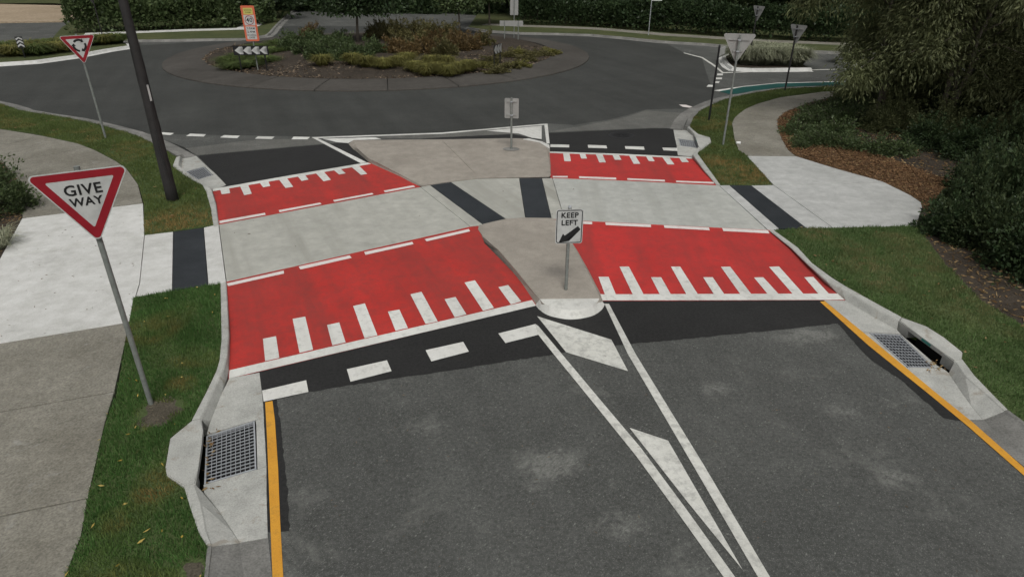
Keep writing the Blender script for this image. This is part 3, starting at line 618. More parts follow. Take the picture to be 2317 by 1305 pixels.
path(lpf, [(49.5, 493), (50, 450), (36, 403), (262, 364), (286.5, 381), (312.6, 417), (324, 459)], 'concrete_old')
path(lpf, [(36, 403), (8, 370), (198, 333), (213.6, 339), (262, 364)], 'concrete_old')
path(lpf, [(8, 370), (-50, 345), (95, 307), (177, 325), (198, 333)], 'concrete_old')
path(lpf, [(-50, 345), (-200, 310), (-120, 280), (0, 292), (95, 307)], 'concrete_old')
rpn = slab('right_footpath', GL([(1629, 419), (1690, 353), (1801, 354), (1999.7, 412), (2084, 458), (2074, 508), (2070, 511), (1751, 520)], .06), .2, 'soil'); tag(rpn, kind='structure')
path(rpn, [(1689.7, 353), (1801.7, 353.8), (1892.9, 382), (1999.7, 411.5), (1750, 418.3)], 'concrete_path')
path(rpn, [(1750, 418.6), (1999.7, 412), (2060.9, 442), (2084, 457.5), (2087, 469), (2074, 508.3), (2071, 511), (1884.5, 515)], 'concrete_path')
path(rpn, [(1700, 419.7), (1750, 418.6), (1884.5, 515), (1825, 516)], 'concrete_path')
path(rpn, [(1627, 419.5), (1650.6, 419), (1762.6, 516.5), (1751, 520), (1737.5, 519.8)], 'concrete_path')
strip([(1650.6, 419), (1700, 419.7), (1825, 515.5), (1762.6, 516.5)], rpn, ZV)
rpf = slab('far_right_footpath', GL([(1690, 352.5), (1656, 281), (1687, 246), (1760, 221.5), (1890, 207), (2100, 200), (2100, 203), (1969, 208), (1864, 224), (1773, 257), (1760.5, 285), (1801, 353)], .06), .2, 'soil'); tag(rpf, kind='structure')
for px in ([(1689.7, 352.5), (1801.7, 353.3), (1784, 340), (1770, 315), (1661, 313.5), (1670.6, 340)], [(1661, 313.5), (1770, 315), (1760.5, 289), (1760.4, 281.7), (1656, 279.5)], [(1656, 279.5), (1760.4, 281.7), (1761, 268), (1672, 257), (1660, 268)],
           [(1672, 257), (1761, 268), (1773.5, 256.6), (1785, 250), (1715, 234.5), (1687.6, 246)], [(1715, 234.5), (1785, 250), (1825.6, 234.5), (1840, 230), (1765, 220.5)], [(1765, 220.5), (1840, 230), (1903.8, 215), (1860, 208)], [(1860, 208), (1903.8, 215), (1969, 208), (2100, 203), (2100, 200), (1969, 204.5), (1890, 207)]):
    path(rpf, px, 'concrete_old')

# ------------------------------------------------------------------ verges and beds
VL1 = [(302, 673), (499, 641), (500, 691), (501.5, 767), (497, 815), (489.7, 839.7), (443, 933.5), (434.5, 949.6), (385, 990), (374, 1055), (377, 1074), (416, 1098.6), (431, 1148), (450, 1204), (468.6, 1233.6), (462, 1305), (445, 1500), (70, 1500), (149, 1305), (186, 1210), (198.6, 1129.6), (214, 1067.6), (239, 956), (262, 900), (284, 777), (293, 727.6)]
VL2 = [(325.6, 460), (327, 532), (483, 509.7), (476.7, 469), (466.3, 433), (458.5, 418.5), (423, 399), (391, 375.5), (398.6, 356), (349, 324), (284, 297), (234.4, 284), (156, 266), (91, 256.6), (39, 247.5), (0, 234.5), (-150, 205), (-200, 240), (-60, 285), (0, 292), (65, 299), (101.6, 308), (177, 325), (213.6, 339), (260.5, 362.5), (286.5, 381), (312.6, 417)]
VR1 = [(1751, 521), (1825, 516.5), (1884.5, 515.5), (2071, 511.5), (2085, 525), (2140, 600), (2220, 680), (2330, 745), (2520, 850), (2520, 1100), (2400, 1015), (2317, 953), (2279.8, 926), (2205, 849.7), (2176, 812.4), (2178.4, 796), (2135, 762.8), (2097.7, 738), (2039.8, 717), (1932, 658), (1915.6, 649), (1837, 595), (1805, 560)]
VR2 = [(1629.7, 418.4), (1748, 419), (1689.7, 352.5), (1670.6, 340), (1660, 312.6), (1656, 281), (1663, 265.7), (1687.6, 246), (1721.4, 231.8), (1760.5, 221.4), (1825.6, 209.7), (1890.8, 207), (1969, 204.5), (2120, 200), (2120, 197), (1917, 195.5), (1773.5, 200), (1708, 210), (1651, 221), (1612, 235.8), (1581, 252.7), (1567.7, 268), (1560, 286.6), (1579.5, 303.5), (1606.8, 311.3), (1609.4, 321.7), (1586, 338.7), (1577.6, 347), (1606, 386)]
verges = {}
for nm, px in (('near_left_verge', VL1), ('far_left_verge', VL2), ('near_right_verge', VR1), ('far_right_verge', VR2)):
    verges[nm] = GL(px, ZV-.008); tag(slab(nm, verges[nm], .3, 'turf'), kind='structure')
RB = GL([(1801.7, 353.3), (1784, 340), (1771, 317.8), (1760.5, 289), (1760.5, 271), (1773.5, 256.6), (1799.6, 243.6), (1825.6, 234.5), (1864.7, 224), (1903.8, 215), (1969, 208), (2100, 203)], ZV) + [Vector((60, 30, ZV)), Vector((60, -3, ZV))] + GL([(2520, 1060), (2520, 850), (2330, 745), (2220, 680), (2140, 600), (2085, 525), (2071, 511), (2074, 508), (2087, 469), (2084, 457.5), (2060.9, 442), (1999.7, 412), (1892.9, 382)], ZV)
RB = [Vector((p.x, p.y, ZV-.015)) for p in RB]
tag(slab('garden_bed', RB, .3, 'soil'), kind='structure')
MB = GL([(1801.7, 353.3), (1784, 340), (1771, 317.8), (1760.5, 289), (1760.5, 271), (1773.5, 256.6), (1799, 246), (1850, 270), (1900, 330), (2000, 355), (2110, 395), (2200, 430), (2240, 470), (2100, 480), (2087, 469), (2084, 457.5), (2060.9, 442), (1999.7, 412), (1892.9, 382)], ZV-.01)
tag(slab('mulch_bed', MB, .03, 'mulch'), kind='structure')
LB = GL([(49.5, 494), (50, 450), (36, 403), (8, 370), (-50, 345), (-200, 310)], ZV-.01) + [Vector((-30, 22, ZV-.01)), Vector((-25, 4, ZV-.01))] + GL([(-430, 1530), (-330, 1236), (-210, 968), (-115, 795), (1, 582)], ZV-.01)
tag(slab('left_garden_bed', LB, .3, 'soil'), kind='structure')

def blades(name, P, z, h, w, m, dry=None, lean=.5, drys=None):
    """one upright triangle per blade; dry is 0..1 per blade"""
    n = len(P); a = rng.random(n)*6.283; hh = h*(.55+.75*rng.random(n)); hh = np.asarray(hh); ww = w*(.6+.8*rng.random(n))
    base = np.c_[P, np.full(n, z)]; s = np.c_[np.cos(a), np.sin(a), np.zeros(n)]*ww[:, None]*.5
    b = rng.random(n)*6.283; l = lean*hh*rng.random(n)*1.4
    tip = base+np.c_[np.cos(b)*l, np.sin(b)*l, hh]
    V = np.stack([base-s, base+s, tip], 1).reshape(-1, 3); F = np.arange(3*n).reshape(n, 3)
    o = arrays(name, V, F, m, None, None if dry is None else np.repeat(dry, 3)); return o
def lawn(name, label, poly, dens, h, w, m, spots=(), z=ZV-.008, base=.04, bare=()):
    P = inview(scatter(poly, dens)); dry = np.clip((vnoise(P, 1.3, 3)-.62)*2.2, 0, .5)*vnoise(P, 6, 5)
    for (u, v, r, amt) in spots:
        c = G(u, v, ZV); d = np.hypot(P[:, 0]-c.x, P[:, 1]-c.y)/r
        dry = np.maximum(dry, amt*np.clip(1.35-d, 0, 1)*np.clip(vnoise(P, 9, 8)*1.9-.2, 0, 1))
    dry = np.clip(dry+base*rng.random(len(P)), 0, 1)
    keep = rng.random(len(P)) > .25*vnoise(P, 4, 9)
    for (u, v, r) in bare:
        c = G(u, v, ZV); keep &= (np.hypot(P[:, 0]-c.x, P[:, 1]-c.y)/r + .8*(vnoise(P, 7, 12)-.5)) > rng.random(len(P))*.5+.7
    h = h*(.65+.9*vnoise(P[keep], 3.1, 21))
    o = blades(name, P[keep], z, h, w, m, dry[keep]); return tag(o, label, 'grass', None, 'stuff')
def soil_patch(u, v, r, seed):
    c = G(u, v, ZV-.0065); q = np.random.default_rng(seed); ph = q.random(4)*6.28; pts = []
    for k in range(20):
        t = k*math.pi/10; rr = r*(1+.22*math.sin(2*t+ph[0])+.16*math.sin(3*t+ph[1])+.12*math.sin(5*t+ph[2])); pts.append(Vector((c.x+rr*math.cos(t), c.y+rr*math.sin(t), c.z)))
    tag(flat('bare_soil', pts, 'bare'), kind='structure')
for i, a in enumerate(((365, 932, .27), (440, 1290, .10))): soil_patch(*a, i)
lawn('lawn_grass', 'short dark green grass on the near left verge', verges['near_left_verge'], 5200, .05, .010, 'grass', [(350, 1110, .22, .9), (410, 870, .18, .8), (360, 930, .25, .6), (270, 1180, .2, .5), (300, 700, .1, .6), (320, 965, .12, .8)], bare=[(365, 932, .24), (440, 1290, .12)])
lawn('lawn_grass', 'mown grass around the timber pole on the far left verge', verges['far_left_verge'], 1700, .05, .016, 'grass_far', [(400, 500, .8, 1.0), (350, 505, .5, 1.0), (450, 497, .5, .9)])
lawn('lawn_grass', 'grass on the near right verge sloping to the shrubs', verges['near_right_verge'], 2600, .05, .013, 'grass_mid', [(1960, 600, .5, .7), (2000, 640, .4, .7), (2100, 600, .8, .45), (2200, 690, .9, .4), (2060, 560, .7, .4), (1850, 530, .4, .7), (1930, 560, .4, .5)])
lawn('lawn_grass', 'grass with a brown dead patch on the far right verge', verges['far_right_verge'], 1700, .05, .017, 'grass_far', [(1640, 370, .6, 1.0), (1680, 385, .7, 1.0), (1700, 400, .6, 1.0), (1620, 360, .4, .8), (1660, 405, .5, .9)])

# wood chips and leaf litter
def chips(name, label, poly, dens, L, m, cat, z=ZV, lift=.03, slope=.3, keepf=None):
    P = inview(scatter(poly, dens))
    if keepf is not None: P = P[keepf(P)]
    n = len(P); d = np.c_[rng.normal(size=(n, 2)), rng.normal(size=n)*slope]
    V, F = leafquads(np.c_[P, z+rng.random(n)*lift], d, L*(.5+rng.random(n)), L*(.2+.25*rng.random(n)), .05)
    V[:, 2] = np.maximum(V[:, 2], z+.001)
    return tag(arrays(name, V, F, m), label, cat, None, 'stuff')
chips('bark_chips', 'loose orange brown bark chips in the bed beside the right path', MB, 900, .07, 'chip', 'bark chips')
chips('leaf_litter', 'dry leaf litter on the dark soil under the right trees', RB, 130, .09, 'dryleaf', 'leaf litter', ZV-.01, .02, .2, lambda P: (P[:, 0] < 20) & (rng.random(len(P)) < .2+.8*vnoise(P, .7, 2)))
chips('leaf_litter', 'dry leaf litter at the edge of the left path', LB, 250, .06, 'dryleaf', 'leaf litter', ZV-.01, .02)
def poly_of(px, z=ZV): return GL(px, z)
chips('fallen_leaves', 'scattered small leaves on the pale left footpath', poly_of([(30, 540), (324, 462), (327, 530), (316, 640), (293, 725), (-60, 790)]), 5, .045, 'twig', 'leaves', ZV+.002, .004, .02)
chips('fallen_leaves', 'few yellow and tan leaves lying on the near left grass', verges['near_left_verge'], 7, .06, 'yellowleaf', 'leaves', ZV+.03, .02, .1)
chips('fallen_leaves', 'few tan leaves lying on the far left grass', verges['far_left_verge'], 4, .07, 'dryleaf', 'leaves', ZV+.03, .02, .1)
chips('fallen_leaves', 'few tan leaves lying on the right grass verge', verges['near_right_verge'], 9, .06, 'dryleaf', 'leaves', ZV+.03, .02, .1)
chips('road_grit', 'tiny twigs and grit scattered over the near road', poly_of([(640, 1290), (620, 920), (1200, 830), (1880, 740), (2300, 1060), (2300, 1400), (660, 1400)], 0.0), 5, .035, 'twig', 'litter', .006, .004, .02)
chips('fallen_leaves', 'few thin leaves on the concrete crossing', poly_of([(505, 520), (950, 430), (1260, 408), (1610, 425), (1720, 510), (1290, 495), (1075, 505), (520, 630)], 0.0), .7, .05, 'twig', 'leaves', ZP+.003, .004, .02)
chips('leaf_drift', 'brown leaves caught along the left grate', GL([(470, 975), (490, 970), (478, 1030), (470, 1100), (500, 1098), (560, 1075), (575, 1066), (478, 1105), (462, 1110), (462, 1000)], .03), 420, .06, 'dryleaf', 'leaves', .012, .02, .4)
chips('leaf_drift', 'brown leaves caught at the lower end of the right grate', GL([(2095, 812), (2120, 815), (2145, 840), (2100, 836)], .03), 420, .06, 'dryleaf', 'leaves', .012, .03, .4)
chips('leaf_drift', 'brown leaf crumbs in the gutter beside the far left grate', GL([(405, 352), (416, 357), (417, 388), (411, 386), (410, 362)], .03), 160, .05, 'dryleaf', 'leaves', .012, .02, .4)

# ------------------------------------------------------------------ stormwater pits
def pit(label, grate_px, nx, ny, lintel_px, front_px, cat_z=.008, single=True):
    a, b, c, d = GL(grate_px, cat_z); cen = (a+b+c+d)/4
    root = thing('stormwater_pit', label, 'drain', cen)
    L = lambda p: p-cen
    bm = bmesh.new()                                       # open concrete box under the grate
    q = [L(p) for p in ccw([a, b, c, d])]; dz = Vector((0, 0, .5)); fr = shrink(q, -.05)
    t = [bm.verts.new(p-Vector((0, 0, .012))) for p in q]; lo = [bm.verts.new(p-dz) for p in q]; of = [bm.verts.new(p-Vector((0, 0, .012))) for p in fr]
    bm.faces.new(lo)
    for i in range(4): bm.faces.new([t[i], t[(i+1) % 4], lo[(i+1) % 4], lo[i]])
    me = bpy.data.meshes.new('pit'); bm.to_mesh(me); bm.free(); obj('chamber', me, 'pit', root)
    gr = thing('grate', None, None); gr.parent = root
    bmf = bmesh.new()
    q0 = shrink(q, .004); q1 = shrink(q, .022)
    o0 = [bmf.verts.new(p) for p in q0]; o1 = [bmf.verts.new(p) for p in q1]; u1 = [bmf.verts.new(p-Vector((0, 0, .035))) for p in q1]; u0 = [bmf.verts.new(p-Vector((0, 0, .035))) for p in q0]
    for i in range(4):
        j = (i+1) % 4; bmf.faces.new([o0[i], o0[j], o1[j], o1[i]]); bmf.faces.new([o1[i], o1[j], u1[j], u1[i]]); bmf.faces.new([o0[j], o0[i], u0[i], u0[j]])
    obj('grate_frame', finish(bmf), 'steel', gr)
    A, B, Cc, D = q1
    def bar(p, r, w):
        e = (r-p).normalized(); s = Vector((-e.y, e.x, 0))*w*.5; bm = bmesh.new()
        top = [bm.verts.new(x) for x in (p-s, r-s, r+s, p+s)]; bot = [bm.verts.new(x-Vector((0, 0, .014))) for x in (p-s, r-s, r+s, p+s)]
        bm.faces.new(top)
        for i in range(4): bm.faces.new([top[i], top[(i+1) % 4], bot[(i+1) % 4], bot[i]])
        return bm
    for k in range(1, nx):
        obj('bar', finish(bar(A.lerp(B, k/nx), D.lerp(Cc, k/nx), .0055)), 'steel', gr, (0, 0, -.001))
    for k in range(1, ny):
        obj('bar', finish(bar(A.lerp(D, k/ny), B.lerp(Cc, k/ny), .0055)), 'steel', gr, (0, 0, -.0016))
    # lintel slab over the kerb opening, with cheeks and a dark throat behind
    lp_ = [L(G(u, v, ZL)) for u, v in lintel_px]
    bm = bmesh.new(); pts = ccw(lp_); t = [bm.verts.new(p) for p in pts]; lo = [bm.verts.new(p-Vector((0, 0, .060))) for p in pts]; n = len(pts)
    f = bm.faces.new(t); bm.faces.new(lo[::-1])
    for i in range(n): bm.faces.new([t[i], lo[i], lo[(i+1) % n], t[(i+1) % n]])
    bmesh.ops.bevel(bm, geom=list(f.edges), offset=.012, segments=2, affect='EDGES')
    bmesh.ops.triangulate(bm, faces=[f for f in bm.faces if len(f.verts) > 4])
    obj('lintel', finish(bm), 'concrete_kerb', root)
    f0, f1 = [L(G(u, v, ZL)) for u, v in front_px]; ax = (f1-f0); ln = ax.length; ax.normalize()
    back = sum(lp_, Vector())/len(lp_) - (f0+f1)/2; nrm = Vector((-ax.y, ax.x, 0)); nrm = nrm if nrm.dot(back) > 0 else -nrm
    def blk(s0, s1, d0, d1, z0, z1, m, nm):
        bm = bmesh.new(); v = []
        for z in (z0, z1):
            for (s, dd) in ((s0, d0), (s1, d0), (s1, d1), (s0, d1)):
                p = f0+ax*s+nrm*dd; v.append(bm.verts.new((p.x, p.y, z-cen.z)))
        for fc in ((3, 2, 1, 0), (4, 5, 6, 7), (0, 1, 5, 4), (1, 2, 6, 5), (2, 3, 7, 6), (3, 0, 4, 7)): bm.faces.new([v[i] for i in fc])
        return obj(nm, finish(bm), m, root)
    ck = .22
    blk(-.01, ck, .006, .25, -.05, ZL-.061, 'concrete_kerb', 'cheek'); blk(ln-ck, ln+.01, .006, .25, -.05, ZL-.061, 'concrete_kerb', 'cheek')
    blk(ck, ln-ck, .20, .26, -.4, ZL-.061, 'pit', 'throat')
    blk(ln*.44, ln*.60, -.006, -.002, ZL-.05, ZL-.012, 'tealmark', 'stencil_mark')
    return root
pit('square steel mesh drain grate in the near left gutter', [(466, 986), (577, 950.5), (581, 1060.5), (461, 1095)], 10, 14, [(434.5, 949.6), (455, 946.5), (459, 972), (456, 1005.5), (449, 1055), (442, 1094), (416, 1098.6), (377, 1074), (374, 1055), (385, 990)], [(456, 948), (443, 1094)])
pit('steel mesh drain grate in the near right gutter by the yellow line', [(1967, 752.4), (2036.6, 757), (2113, 831), (2054, 830)], 8, 11, [(2039.8, 717), (2035.6, 725.5), (2098, 771), (2160, 816.5), (2176, 812.4), (2178.4, 796), (2135, 762.8), (2097.7, 738)], [(2035.6, 725.5), (2160, 816.5)])
pit('small drain grate at the far left corner near the timber pole', [(420, 388.6), (461, 377.6), (481, 396), (448, 406)], 8, 10, [(391, 375.5), (404, 374), (432, 396), (423, 399)], [(404, 374), (432, 396)])
pit('small drain grate at the far right corner below the grey sign back', [(1535, 314), (1576, 320), (1580, 334.7), (1539, 329.5)], 8, 10, [(1579.5, 303.5), (1606.8, 311.3), (1609.4, 321.7), (1586, 338.7), (1581, 331), (1570, 301)], [(1570, 301), (1581, 331)])

# ------------------------------------------------------------------ signs
def text_mesh(s, size, m, parent, loc, bold=.0, align='CENTER'):
    cu = bpy.data.curves.new('lettering', 'FONT'); cu.body = s; cu.size = size; cu.align_x = align; cu.align_y = 'CENTER'; cu.offset = bold; cu.extrude = .0008; cu.resolution_u = 3; cu.space_character = 1.08
    t = bpy.data.objects.new('lettering', cu); C.objects.link(t); bpy.context.view_layer.update()
    me = bpy.data.meshes.new_from_object(t.evaluated_get(bpy.context.evaluated_depsgraph_get())); bpy.data.objects.remove(t)
    me.materials.clear(); me.materials.append(MAT[m])
    o = obj('lettering', me, m, parent, loc); o.rotation_euler = (math.pi/2, 0, 0); return o
def rounded(pts, r, seg=5):
    out = []; n = len(pts)
    for i in range(n):
        p = Vector(pts[i]); a = (Vector(pts[i-1])-p).normalized(); b = (Vector(pts[(i+1) % n])-p).normalized()
        half = a.angle(b)/2; tt = r/math.tan(half); c = p+(a+b).normalized()*(r/math.sin(half))
        s = p+a*tt-c; e = p+b*tt-c
        for k in range(seg+1):
            v = s.lerp(e, k/seg).normalized()*r; out.append(c+v)
    return out
def plate(name, pts, y0, th, m, parent, back=None):
    """vertical plate from (x,z) outline; front face at y=y0-th (towards local -y)"""
    bm = bmesh.new(); f = [bm.verts.new((p[0], y0-th, p[1])) for p in pts]; b = [bm.verts.new((p[0], y0, p[1])) for p in pts]; n = len(pts)
    bm.faces.new(f); bm.faces.new(b[::-1])
    for i in range(n): bm.faces.new([f[i], f[(i+1) % n], b[(i+1) % n], b[i]])
    bmesh.ops.triangulate(bm, faces=[q for q in bm.faces if len(q.verts) > 4], ngon_method='EAR_CLIP')
    me = finish(bm); o = obj(name, me, m, parent); return o
def pole(parent, h, r, m, name='pole', x=0, y=0, z0=-.05, seg=12):
    bm = bmesh.new(); tube(bm, [(x, y, z0), (x, y, h)], r, seg); return obj(name, finish(bm, smooth=False), m, parent)
def tri(side, zb, k=0.0):
    """point-down triangle, bottom apex at zb; k shrinks it inward"""
    h = side*math.sqrt(3)/2; s = side-2*math.sqrt(3)*k
    return [(0, zb+2*k), (s/2, zb+h-k), (-s/2, zb+h-k)]
def rail(parent, z, w, y, m='alu'):
    bm = bmesh.new(); box(bm, -w/2, w/2, y, y+.018, z-.018, z+.018); return obj('backing_rail', finish(bm), m, parent)
def clamp(parent, z, r, y, m='steel'):
    bm = bmesh.new(); box(bm, -r-.012, r+.012, -r-.008, r+.01, z-.014, z+.014); return obj('clamp', finish(bm), m, parent)
def giveway(name, label, loc, rz, apex, side, kind, pr=.032, pm='steel_dull', backm='alu', faces=True):
    o = thing(name, label, 'sign', loc, rz)
    h = side*math.sqrt(3)/2
    pole(o, apex+h+.03, pr, pm, y=pr+.03)
    p = plate('sign_plate', rounded(tri(side, apex, 0), .045), 0, .004, backm if not faces else 'sign_white', o)
    if faces:
        plate('sign_back', rounded(tri(side, apex, .004), .045), .004, .0035, backm, o)
        bk = side*.155
        ot = rounded(tri(side, apex, .012), .038); it = tri(side, apex, bk*.62)
        # red band as a ring
        bm = bmesh.new(); on = len(ot); inn = rounded(it, .012)
        ov = [bm.verts.new((q[0], -.006, q[1])) for q in ot]; iv = [bm.verts.new((q[0], -.006, q[1])) for q in inn]
        for i in range(on): bm.faces.new([ov[i], ov[(i+1) % on], iv[(i+1) % on], iv[i]])
        obj('red_border', finish(bm), 'sign_red', p)
        if kind == 'words':
            text_mesh('GIVE', side*.168, 'black', p, (0, -.007, apex+h*.745), .003)
            text_mesh('WAY', side*.132, 'black', p, (0, -.007, apex+h*.585), .003)
        elif kind == 'round':
            cz = apex+h*.655; r0 = side*.165; w = side*.03
            for k in range(3):
                bm = bmesh.new(); a0 = k*2*math.pi/3+.35
                ang = np.linspace(a0, a0-1.35, 9)
                A = [bm.verts.new(((r0-w)*math.cos(t), -.007, cz+(r0-w)*math.sin(t))) for t in ang]; B = [bm.verts.new(((r0+w)*math.cos(t), -.007, cz+(r0+w)*math.sin(t))) for t in ang]
                for i in range(8): bm.faces.new([A[i], A[i+1], B[i+1], B[i]])
                e = ang[-1]; tp = e-.48
                bm.faces.new([bm.verts.new((rr*math.cos(tt), -.007, cz+rr*math.sin(tt))) for rr, tt in ((r0-2.2*w, e), (r0, tp), (r0+2.2*w, e))])
                obj('arrow', finish(bm), 'black', p)
    else:
        rail(o, apex+h*.82, side*.62, .004, backm); rail(o, apex+h*.45, side*.3, .004, backm)
    for z in (apex+h*.82, apex+h*.45): clamp(o, z, pr, 0).location.y = pr+.03
    return o
giveway('give_way_sign', 'large red and white GIVE WAY triangle on a steel pole in the foreground', G(342, 918, ZV), R(29), 2.27, .955, 'words', .031)
giveway('roundabout_sign', 'red bordered triangle with three circling arrows on the far left verge', G(240, 313, ZV), R(39), 2.20, .93, 'round', .034)
def giveway_back(label, loc, rz, apex, side, pr, pm, backm):
    """a give-way sign seen from behind: its pole stands on the camera side"""
    o = thing('give_way_sign', label, 'sign', loc, rz); h = side*math.sqrt(3)/2
    pole(o, apex+h-.02, pr, pm)
    y = pr+.05
    p = plate('sign_plate', rounded(tri(side, apex), .05), y+.004, .004, backm, o)
    f = plate('sign_face', rounded(tri(side, apex, .004), .045), y+.0085, .004, 'sign_white', o)
    bm = bmesh.new(); ot = rounded(tri(side, apex, .012), .038); inn = rounded(tri(side, apex, side*.096), .012)
    ov = [bm.verts.new((q[0], y+.0095, q[1])) for q in ot]; iv = [bm.verts.new((q[0], y+.0095, q[1])) for q in inn]
    for i in range(len(ot)): bm.faces.new([ov[i], ov[(i+1) % len(ot)], iv[(i+1) % len(ot)], iv[i]])
    obj('red_border', finish(bm), 'sign_red', f)
    for z, w in ((apex+h*.80, side*.62), (apex+h*.42, side*.28)):
        rail(o, z, w, y-.022, backm); clamp(o, z, pr, 0)
    return o
giveway_back('grey back of a triangular sign on a tall steel pole by the right path', G(1636, 327, ZV), R(-13), 2.36, .94, .032, 'steel_dull', 'alu')
giveway_back('narrow grey sign back on a dark pole beside the teal cycle lane', G(1776, 205, ZV), R(-62), 1.85, .90, .036, 'timber', 'alu')
giveway_back('small grey triangular sign back rising above the pale tussocks of the side island', G(1694, 142, .1), R(-66), 2.05, .90, .034, 'timber', 'alu')
giveway_back('dark triangular sign back in front of the far left hedge', G(236, 96, .1), R(62), 2.25, .92, .034, 'timber', 'dark_alu')

# keep left, facing the camera
def rect(w, z0, z1, k=0.0): return [(-w/2+k, z0+k), (w/2-k, z0+k), (w/2-k, z1-k), (-w/2+k, z1-k)]
def frame_ring(name, w, z0, z1, k0, k1, y, m, parent, r=.04):
    bm = bmesh.new(); a = rounded(rect(w, z0, z1, k0), r); b = rounded(rect(w, z0, z1, k1), max(.004, r-(k1-k0)))
    av = [bm.verts.new((q[0], y, q[1])) for q in a]; bv = [bm.verts.new((q[0], y, q[1])) for q in b]
    for i in range(len(a)): bm.faces.new([av[i], av[(i+1) % len(a)], bv[(i+1) % len(a)], bv[i]])
    return obj(name, finish(bm), m, parent)
kl = thing('keep_left_sign', 'white KEEP LEFT sign with black arrow on the near splitter island', 'sign', G(1281, 657, .125), R(4))
pole(kl, 1.50, .03, 'steel_dull', y=.035)
p = plate('sign_plate', rounded(rect(.45, .88, 1.48), .04), 0, .004, 'sign_white', kl)
plate('sign_back', rounded(rect(.45, .88, 1.48, .004), .04), .0045, .004, 'alu', kl)
frame_ring('black_border', .45, .88, 1.48, .012, .026, -.006, 'black', p)
text_mesh('KEEP', .125, 'black', p, (0, -.007, 1.375), .0035); text_mesh('LEFT', .125, 'black', p, (0, -.007, 1.245), .0035)
def arrow(parent, cx, cz, L, w, hw, hl, ang, y=-.007, m='black'):
    c, s = math.cos(ang), math.sin(ang); P = [(-L/2, -w/2), (L/2-hl, -w/2), (L/2-hl, -hw/2), (L/2, 0), (L/2-hl, hw/2), (L/2-hl, w/2), (-L/2, w/2)]
    bm = bmesh.new(); bm.faces.new([bm.verts.new((cx+a*c-b*s, y, cz+a*s+b*c)) for a, b in P]); bmesh.ops.triangulate(bm, faces=bm.faces[:])
    return obj('arrow', finish(bm), m, parent)
arrow(p, 0, 1.03, .42, .075, .17, .15, R(180+38))
for z in (1.36, 1.0): clamp(kl, z, .03, 0).location.y = .035
bm = bmesh.new(); tube(bm, [(0, .035, 1.5), (0, .035, 1.53)], [.033, .02], 10); obj('pole_cap', finish(bm), 'steel', kl)
# keep left of the far island, seen from behind
kb = thing('keep_left_sign', 'plain grey sign back on a short pole on the far tan island', 'sign', G(1157, 338, .125), R(-6))
pole(kb, 1.50, .03, 'steel_dull')
plate('sign_plate', rounded(rect(.41, .90, 1.47), .03), .05, .004, 'alu', kb); fp = plate('sign_face', rounded(rect(.41, .90, 1.47, .003), .03), .0545, .004, 'sign_white', kb)
arrow(fp, 0, 1.05, .36, .06, .14, .13, R(-38), .0556); frame_ring('black_border', .41, .90, 1.47, .012, .024, .0556, 'black', fp, .03)
for z in (1.38, 1.0): clamp(kb, z, .03, 0); rail(kb, z, .3, .028)
bm = bmesh.new(); bmesh.ops.create_circle(bm, cap_ends=True, radius=.2, segments=18)
for v in bm.verts: v.co.x *= 1.25; v.co.z = .012
obj('mortar_patch', finish(bm), 'concrete_dirty', kb)

# chevron board and school zone sign on the roundabout
def chevrons(parent, w, z0, z1, n, y, horizontal=True, m='sign_white'):
    """repeating arrow bands; pointing to local -x when horizontal, upward when vertical"""
    h = z1-z0
    for k in range(n):
        bm = bmesh.new()
        if horizontal:
            st = w/n; x = -w/2+st*k+.012; bw = st*.44; d = h*.62
            P = [(x, z0+h/2), (x+d, z1-.012), (x+d+bw, z1-.012), (x+bw, z0+h/2), (x+d+bw, z0+.012), (x+d, z0+.012)]
            P = [(min(a, w/2-.01), b) for a, b in P]
        else:
            st = h/n; z = z0+st*k+.01; bw = st*.5; d = w*.32
            P = [(-w/2+.01, z), (0, z+d), (w/2-.01, z), (w/2-.01, z+bw), (0, z+d+bw), (-w/2+.01, z+bw)]
            P = [(a, min(b, z1-.008)) for a, b in P]
        bm.faces.new([bm.verts.new((a, y, b)) for a, b in P]); bmesh.ops.triangulate(bm, faces=bm.faces[:], ngon_method='EAR_CLIP')
        obj('chevron', finish(bm), m, parent)
cb_loc = (G(546, 160, .25)+G(604, 157.5, .25))/2
cb = thing('chevron_board', 'black board with four white chevrons on two posts at the roundabout', 'sign', cb_loc, R(6))
p = plate('sign_plate', rounded(rect(1.62, .68, 1.10), .03), 0, .005, 'black', cb); chevrons(p, 1.52, .71, 1.07, 4, -.0065)
for x in (-.60, .60): pole(cb, 1.05, .03, 'black', 'post', x, .035, -.3)
ss = thing('school_zone_sign', 'tall orange bordered school zone sign with a 40 roundel', 'sign', G(583, 157, .25), R(4))
pole(ss, 2.75, .03, 'steel_dull', y=.04, z0=-.3)
p = plate('sign_plate', rounded(rect(.63, 1.28, 2.84), .06), 0, .004, 'sign_orange', ss)
plate('zone_panel', rounded(rect(.43, 2.46, 2.74), .02), -.0045, .002, 'sign_yellow', p)
pp = plate('speed_panel', rounded(rect(.49, 1.98, 2.43), .02), -.0045, .002, 'sign_white', p)
plate('times_panel', rounded(rect(.45, 1.36, 1.93), .02), -.0045, .002, 'sign_white', p)
bm = bmesh.new(); a = [bm.verts.new((.205*math.cos(t), -.008, 2.205+.205*math.sin(t))) for t in np.linspace(0, 2*math.pi, 32, endpoint=False)]; b = [bm.verts.new((.175*math.cos(t), -.008, 2.205+.175*math.sin(t))) for t in np.linspace(0, 2*math.pi, 32, endpoint=False)]
for i in range(32): bm.faces.new([a[i], a[(i+1) % 32], b[(i+1) % 32], b[i]])
obj('ring', finish(bm), 'sign_red', pp)
text_mesh('40', .27, 'black', pp, (0, -.009, 2.205), .004)
